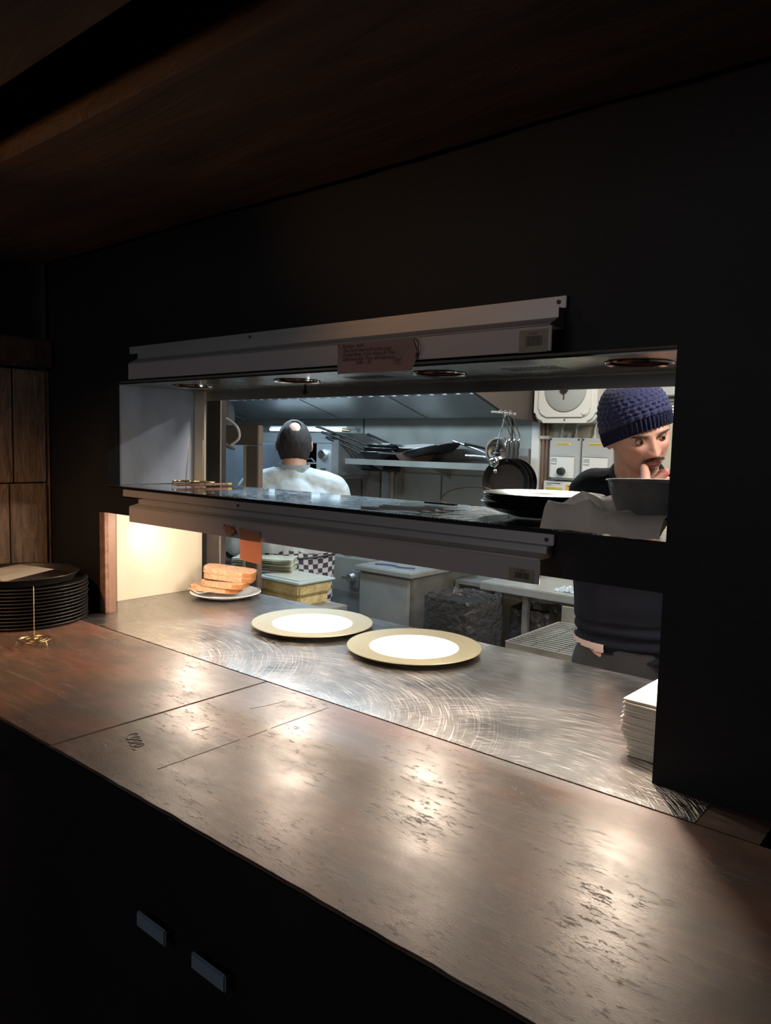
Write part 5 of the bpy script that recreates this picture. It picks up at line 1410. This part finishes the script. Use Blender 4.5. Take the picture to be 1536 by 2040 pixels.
# left hand, resting on the bench
for k in range(4):
    p0 = WL + X_(0.02 * (k - 1.5) * 0.6, -0.06, -0.004); p1 = p0 + X_(0.012 * (k - 1.5), -0.045, -0.006); p2 = p1 + X_(0.004 * (k - 1.5), -0.028, -0.012)
    cap(b, p0, p1, .0095, .0088, 10); cap(b, p1, p2, .0088, .0075, 10)
cap(b, WL, WL + X_(0, -0.055, -0.003), 0.027, 0.030, 14); cap(b, WL + X_(-0.02, -0.02, 0), WL + X_(-0.055, -0.055, -0.008), .013, .0095, 10)
bm = fuse(b, 0.0021, 2)
bmesh.ops.recalc_face_normals(bm, faces=bm.faces)
body = obj('body', bm, 'skin', man, smooth=180)
MI = HM.inverted() @ ROOTM[man.name]
def tonef(co):
    p = MI @ co; c = (0.66, 0.38, 0.29)
    if abs(p.x) < 0.12 and abs(p.z) < 0.14 and p.y > 0.02:
        g = lambda a, s: math.exp(-(a / s) ** 2)
        l = min(1, 1.2 * max(g(p.x, 0.020) * g(p.z + 0.051, 0.0055), g(p.x, 0.018) * g(p.z + 0.0610, 0.0065)))
        if p.y < 0.07: l = 0
        c = tuple(a * (1 - l) + q * l for a, q in zip(c, (0.50, 0.17, 0.15)))
        st = 0.42 * g(p.x, 0.055) * g(p.z + 0.085, 0.022)
        c = tuple(a * (1 - st * 0.6) + q * st * 0.6 for a, q in zip(c, (0.18, 0.12, 0.10)))
        bl = 0.35 * (g(p.x, 0.014) * g(p.z + 0.024, 0.012) + g(abs(p.x) - 0.045, 0.018) * g(p.z + 0.02, 0.02))
        c = tuple(a * (1 - bl) + q * bl for a, q in zip(c, (0.62, 0.26, 0.20)))
    return c
tone(body, tonef)
# eyes with lids
def eye_mat():
    m = bpy.data.materials.new('eyeball'); m.use_nodes = True
    nt = m.node_tree; N = nt.nodes; Lk = nt.links; b_ = N['Principled BSDF']
    at = N.new('ShaderNodeAttribute'); at.attribute_name = 'tone'; Lk.new(at.outputs['Color'], b_.inputs['Base Color'])
    b_.inputs['Roughness'].default_value = 0.08; return m
EM = eye_mat()
for s in (-1, 1):
    ec = Vector((s * 0.0305, 0.0765, 0.010))
    b = B(); ball(b, (0, 0, 0), 0.0122, seg=40); b.transform(HM @ Matrix.Translation(ec))
    e = obj('eye', b, EM, man)
    look = (Vector((-0.10, 1, -0.12))).normalized()
    def ef(co, ec=ec, look=look):
        p = (MI @ co - ec).normalized(); a = math.acos(max(-1, min(1, p.dot(look))))
        return (0.005, 0.004, 0.004) if a < 0.22 else ((0.07, 0.035, 0.018) if a < 0.50 else (0.62, 0.56, 0.52))
    tone(e, ef)
    for nm, zz, ang in (('upper_eyelid', 1, 0.28), ('lower_eyelid', -1, -0.34)):
        def f(u, v, zz=zz, ang=ang):
            th = (u - 0.5) * 2.5
            base = ang * math.cos(th) ** 0.8 if abs(math.cos(th)) > 0 else 0
            el = base + (zz * 1.25 - base) * v
            R_ = 0.0134
            return Vector((R_ * math.sin(th) * math.cos(el * 0.9), R_ * math.cos(th) * math.cos(el), R_ * math.sin(el)))
        b = B(); grid(b, f, 24, 12, 0.0007); b.transform(HM @ Matrix.Translation(ec)); l = obj(nm, b, 'skin', man)
        tone(l, lambda co: (0.52, 0.28, 0.21))
# brows and moustache
def face_y(x, z):
    return 0.098 * math.sqrt(max(0.05, 1 - (x / 0.08) ** 2 - (z / 0.118) ** 2))
def browf(s):
    def f(r):
        u = r.random(); x = s * (0.012 + 0.036 * u); z = 0.0195 + 0.005 * math.sin(min(1, u * 1.3) * PI * 0.6) + r.uniform(-.0035, .0035) * (1.2 - u)
        return Vector((x, face_y(x, z) - 0.001, z)), Vector((s * 0.8, 0.12, 0.35 - 0.4 * u)).normalized()
    return f
hairs(260, browf(1), 0.007, 0.00045, 'brow', 'eyebrow', man, HM, 1); hairs(260, browf(-1), 0.007, 0.00045, 'brow', 'eyebrow', man, HM, 2)
def mous(r):
    x = r.uniform(-0.028, 0.028); a = abs(x) / 0.028; z = -0.0375 - 0.009 * a ** 1.5 + r.uniform(-.0035, .0025)
    return Vector((x, face_y(x, z) + 0.0055 * (1 - a * 0.6), z)), Vector((0.75 * (1 if x > 0 else -1) * (0.3 + a), 0.22, -0.75)).normalized()
hairs(380, mous, 0.0085, 0.00042, 'brow', 'moustache', man, HM, 3)
def soul(r):
    x = r.gauss(0, 0.005); z = -0.0745 + r.uniform(-.006, .004)
    return Vector((x, face_y(x, z) + 0.006, z)), Vector((0.1, 0.3, -0.9)).normalized()
hairs(60, soul, 0.004, 0.0004, 'brow', 'chin_tuft', man, HM, 5)
def side(r):
    z = r.uniform(-0.02, 0.03); y = 0.018 + r.uniform(-.010, .012); x = -0.0775 * math.sqrt(max(0.05, 1 - (y / 0.098) ** 2))
    return Vector((x, y, z)), Vector((-0.3, 0.1, -0.9)).normalized()
hairs(140, side, 0.008, 0.0005, 'brow', 'sideburn', man, HM, 6)
# sweatshirt
b = B(); torso(b, 0.017); arms(b, 0.012, 0.86); ball(b, N0 + Vector((0.005, -0.01, 0.0)), 0.075)
bm = fuse(b, 0.005, 8)
ax = (HC - N0).normalized()
for v in bm.verts:
    p = v.co; q = noise.noise(p * 7) * 0.006 + noise.noise(Vector((p.x * 6, p.y * 6, p.z * 22))) * 0.004
    if p.z < 1.02: q += 0.004 * math.sin(p.z * 160)
    v.co = p + v.normal * q
bmesh.ops.delete(bm, geom=[v for v in bm.verts if (v.co - N0).dot(ax) > 0.040 or v.co.z < 0.945 - 0.16 * max(0, v.co.x + 0.98)], context='VERTS')
obj('sweatshirt', bm, 'navy', man, smooth=180)
b = B(); nb = N0 + ax * 0.040; x_, y_, z_ = frame_of(ax)
tube(b, [nb + (x_ * math.cos(a) + y_ * math.sin(a)) * 0.071 for a in [2 * PI * i / 40 for i in range(40)]], 0.0075, 8, closed=True); obj('collar', b, 'navy', man)
b = B(); cap(b, PEL + Vector((0, 0, 0.055)), PEL + Vector((0, 0, 0.02)), 0.141, 0.135, 40)
cap(b, PEL + Vector((-0.04, -0.015, 0.055)), PEL + Vector((-0.04, -0.015, 0.02)), 0.137, 0.130, 32); bm = fuse(b, 0.005, 4)
bmesh.ops.delete(bm, geom=[v for v in bm.verts if v.co.z < 0.940 - 0.10 * (v.co.x + 0.98) or v.co.z > 0.96 or v.co.x > -0.87], context='VERTS'); obj('shirt_hem', bm, 'pinkshirt', man, smooth=180)
b = B(); cap(b, PEL + Vector((0, 0, 0.04)), PEL + Vector((0, 0, -0.03)), 0.135, 0.13, 30)
for s in (-1, 1):
    hip = PEL + Vector((s * 0.075, s * 0.03, -0.03)); kn = hip + Vector((0, -0.02, -0.40)); an = Vector((kn.x, kn.y + 0.03, 0.09))
    cap(b, hip, kn, 0.102, 0.076, 18); cap(b, kn, an, 0.074, 0.060, 18)
bm = fuse(b, 0.006, 6); bmesh.ops.delete(bm, geom=[v for v in bm.verts if v.co.z > 0.955], context='VERTS'); obj('trousers', bm, 'char', man, smooth=180)
for s in (-1, 1):
    an = PEL + Vector((s * 0.075, s * 0.03 + 0.01, 0)); b = B(); box(b, an.x - 0.05, an.x + 0.05, an.y - 0.19, an.y + 0.09, 0.002, 0.095, 0.035, 4); obj('shoe', b, 'black', man)
# knitted hat: crown and ribbed cuff
HT = HM @ Matrix.Translation((0, -0.008, 0.004)) @ Matrix.Rotation(math.radians(3), 4, 'X') @ Matrix.Rotation(math.radians(7), 4, 'Y')
def crown(u, v):
    a = u * 2 * PI; ph = v * PI / 2
    r_ = 0.101 * math.cos(ph) ** 0.55 if v < 1 else 0.0
    cab = 0.0036 * abs(math.sin(a * 15 + 0.8 * math.sin(v * 22))) + 0.0016 * math.sin(v * 62)
    r_ = max(0.0, r_ + cab * math.cos(ph)); z = 0.078 + 0.067 * math.sin(ph) - 0.045 * (1 - math.cos(a)) * (1 - v) ** 1.2 
    return Vector((r_ * 0.93 * math.sin(a), r_ * 1.08 * math.cos(a) - 0.015 * v, z - 0.006 * (1 if v < 0.02 else 0)))
b = B(); grid(b, crown, 240, 60); b.transform(HT); obj('hat_crown', b, 'knit', man)
def cuff(u, v):
    a = u * 2 * PI; z = 0.034 + 0.056 * v
    rib = 0.0020 * math.sin(a * 52)
    r_ = 0.0985 + 0.004 * math.sin(v * PI) + rib
    return Vector((r_ * 0.93 * math.sin(a), r_ * 1.08 * math.cos(a), z - 0.046 * (1 - math.cos(a))))
b = B(); grid(b, cuff, 420, 14, -0.004); b.transform(HT); obj('hat_cuff', b, 'knit', man)

# ---------------- chef seen from behind
th = math.radians(47)
chef = thing('person', 'chef in white jacket and checked trousers standing with his back turned', 'person', (-2.64, 1.43, 0), th)
cmw = ROOTM[chef.name]
CH = Matrix.Translation((0, 0.03, 1.508)) @ Matrix.Rotation(math.radians(-9), 4, 'X')
b = B(); merge(b, head_bm(w=0.078, d=0.100, h=0.116), CH)
NB = Vector((0, -0.015, 1.375))
cap(b, NB, Vector((0, 0.005, 1.45)), 0.062, 0.060, 24)
def ctorso(b, e):
    cap(b, (0, 0, 1.24), (0, 0, 0.95), 0.125 + e, 0.13 + e, 24)
    for s in (-1, 1):
        cap(b, (s * 0.085, 0, 1.23), (s * 0.06, 0, 0.93), 0.105 + e, 0.115 + e, 20)
        cap(b, (0, -0.01, 1.345), (s * 0.185, 0, 1.295), 0.060 + e, 0.060 + e, 20)
def carms(b, e, tip=1.0):
    for s in (-1, 1):
        S_, E_, W_ = Vector((s * 0.20, 0, 1.285)), Vector((s * 0.265, 0.02, 1.03)), Vector((s * 0.17, 0.24, 1.02))
        cap(b, S_, E_, 0.056 + e, 0.045 + e, 18); cap(b, E_, E_ + (W_ - E_) * tip, 0.043 + e, 0.030 + e, 18)
ctorso(b, 0); carms(b, 0)
for s in (-1, 1):
    cap(b, (s * 0.09, 0, 0.90), (s * 0.10, 0.02, 0.49), 0.09, 0.062, 16); cap(b, (s * 0.10, 0.02, 0.49), (s * 0.10, -0.01, 0.085), 0.058, 0.040, 16)
    cap(b, (s * 0.10, -0.01, 0.045), (s * 0.11, 0.15, 0.035), 0.038, 0.030, 12)
    W_ = Vector((s * 0.17, 0.24, 1.02)); cap(b, W_, W_ + X_(-s * 0.01, 0.06, 0), 0.027, 0.030, 12)
    for k in range(4):
        p0 = W_ + X_(-s * 0.01 + 0.016 * (k - 1.5), 0.075, 0); cap(b, p0, p0 + X_(0, 0.045, -0.012), .0095, .0088, 10); cap(b, p0 + X_(0, 0.045, -0.012), p0 + X_(0, 0.062, -0.03), .0088, .0078, 10)
    cap(b, W_ + X_(-s * 0.02, 0.02, 0), W_ + X_(-s * 0.05, 0.06, -0.01), .013, .010, 10)
bm = fuse(b, 0.0032, 3)
cb = obj('body', bm, 'skin', chef, smooth=180, local=True)
tone(cb, lambda co: (0.58, 0.32, 0.235))
# hair shell with thin crown
def hairshell(u, v):
    a = u * 2 * PI; ph = math.radians(-38) + v * math.radians(122)
    x = 0.0860 * math.sin(a) * math.cos(ph); y = 0.1085 * math.cos(a) * math.cos(ph); z = 0.1235 * math.sin(ph)
    if z < 0 and y < 0: y *= 1 - 0.18 * (-z / 0.121)
    n = noise.noise(Vector((x * 60, y * 60, z * 20))) * 0.0022
    return Vector((x, y, z)) * (1.0 + n * 8)
b = B()
grid(b, hairshell, 240, 120)
bmesh.ops.remove_doubles(b, verts=b.verts, dist=1e-5)
dead = []
for v in b.verts:
    p = v.co; fa = math.atan2(p.x, p.y)
    if p.y > 0.02 and p.z < 0.055: dead.append(v)                   # face
    elif abs(p.x) > 0.06 and abs(p.y) < 0.03 and p.z < 0.012: dead.append(v)   # around ears
    elif ((p.x - 0.004) / 0.027) ** 2 + ((p.y + 0.074) / 0.022) ** 2 < 1 + 0.18 * noise.noise(p * 60) and p.z > 0.05: dead.append(v)  # thin crown
bmesh.ops.delete(b, geom=list(set(dead)), context='VERTS')
b.transform(CH); obj('hair', b, 'hair', chef, local=True)
# jacket
b = B(); ctorso(b, 0.020); carms(b, 0.018, 0.85); cap(b, (0, -0.015, 1.35), (0, -0.012, 1.392), 0.078, 0.072)
bm = fuse(b, 0.006, 8)
for v in bm.verts:
    p = v.co; v.co = p + v.normal * (noise.noise(p * 6) * 0.008 + noise.noise(Vector((p.x * 16, p.y * 16, p.z * 5))) * 0.005)
bmesh.ops.delete(bm, geom=[v for v in bm.verts if v.co.z > 1.405 or (v.co.z < 1.03 and abs(v.co.x) < 0.21 and v.co.y < 0.16 and v.co.z < 1.0)], context='VERTS')
obj('jacket', bm, 'jacket', chef, smooth=180, local=True)
b = B()
def colf(u, v):
    a = u * 2 * PI; r_ = 0.074 + 0.004 * v
    return Vector((r_ * math.sin(a), -0.012 + r_ * 1.02 * math.cos(a), 1.378 + 0.042 * v + 0.004 * math.cos(a)))
grid(b, colf, 60, 6, 0.003); obj('collar', b, 'jacket', chef, local=True)
b = B(); cap(b, (0, 0, 0.99), (0, 0, 0.9), 0.155, 0.16, 30)
for s in (-1, 1):
    cap(b, (s * 0.075, 0, 0.98), (s * 0.085, 0, 0.86), 0.128, 0.115, 24)
    cap(b, (s * 0.09, 0, 0.88), (s * 0.10, 0.02, 0.49), 0.110, 0.086, 18); cap(b, (s * 0.10, 0.02, 0.49), (s * 0.10, -0.01, 0.09), 0.084, 0.070, 18)
bm = fuse(b, 0.006, 6)
for v in bm.verts: v.co += v.normal * (noise.noise(v.co * 9) * 0.006)
bmesh.ops.delete(bm, geom=[v for v in bm.verts if v.co.z > 1.04], context='VERTS')
obj('checked_trousers', bm, 'check', chef, smooth=180, local=True)
b = B()
def ringp(z, rx, ry, dip): return [(rx * math.sin(2 * PI * i / 48), ry * math.cos(2 * PI * i / 48), z + dip * math.sin(2 * PI * i / 48)) for i in range(48)]
tube(b, ringp(0.985, 0.212, 0.172, 0.012), 0.005, 6, closed=True); obj('apron_string', b, 'ink', chef, local=True)
for s in (-1, 1):
    b = B(); box(b, s * 0.10 - 0.05, s * 0.10 + 0.05, -0.09, 0.20, 0.002, 0.095, 0.035, 4); obj('shoe', b, 'black', chef, local=True)
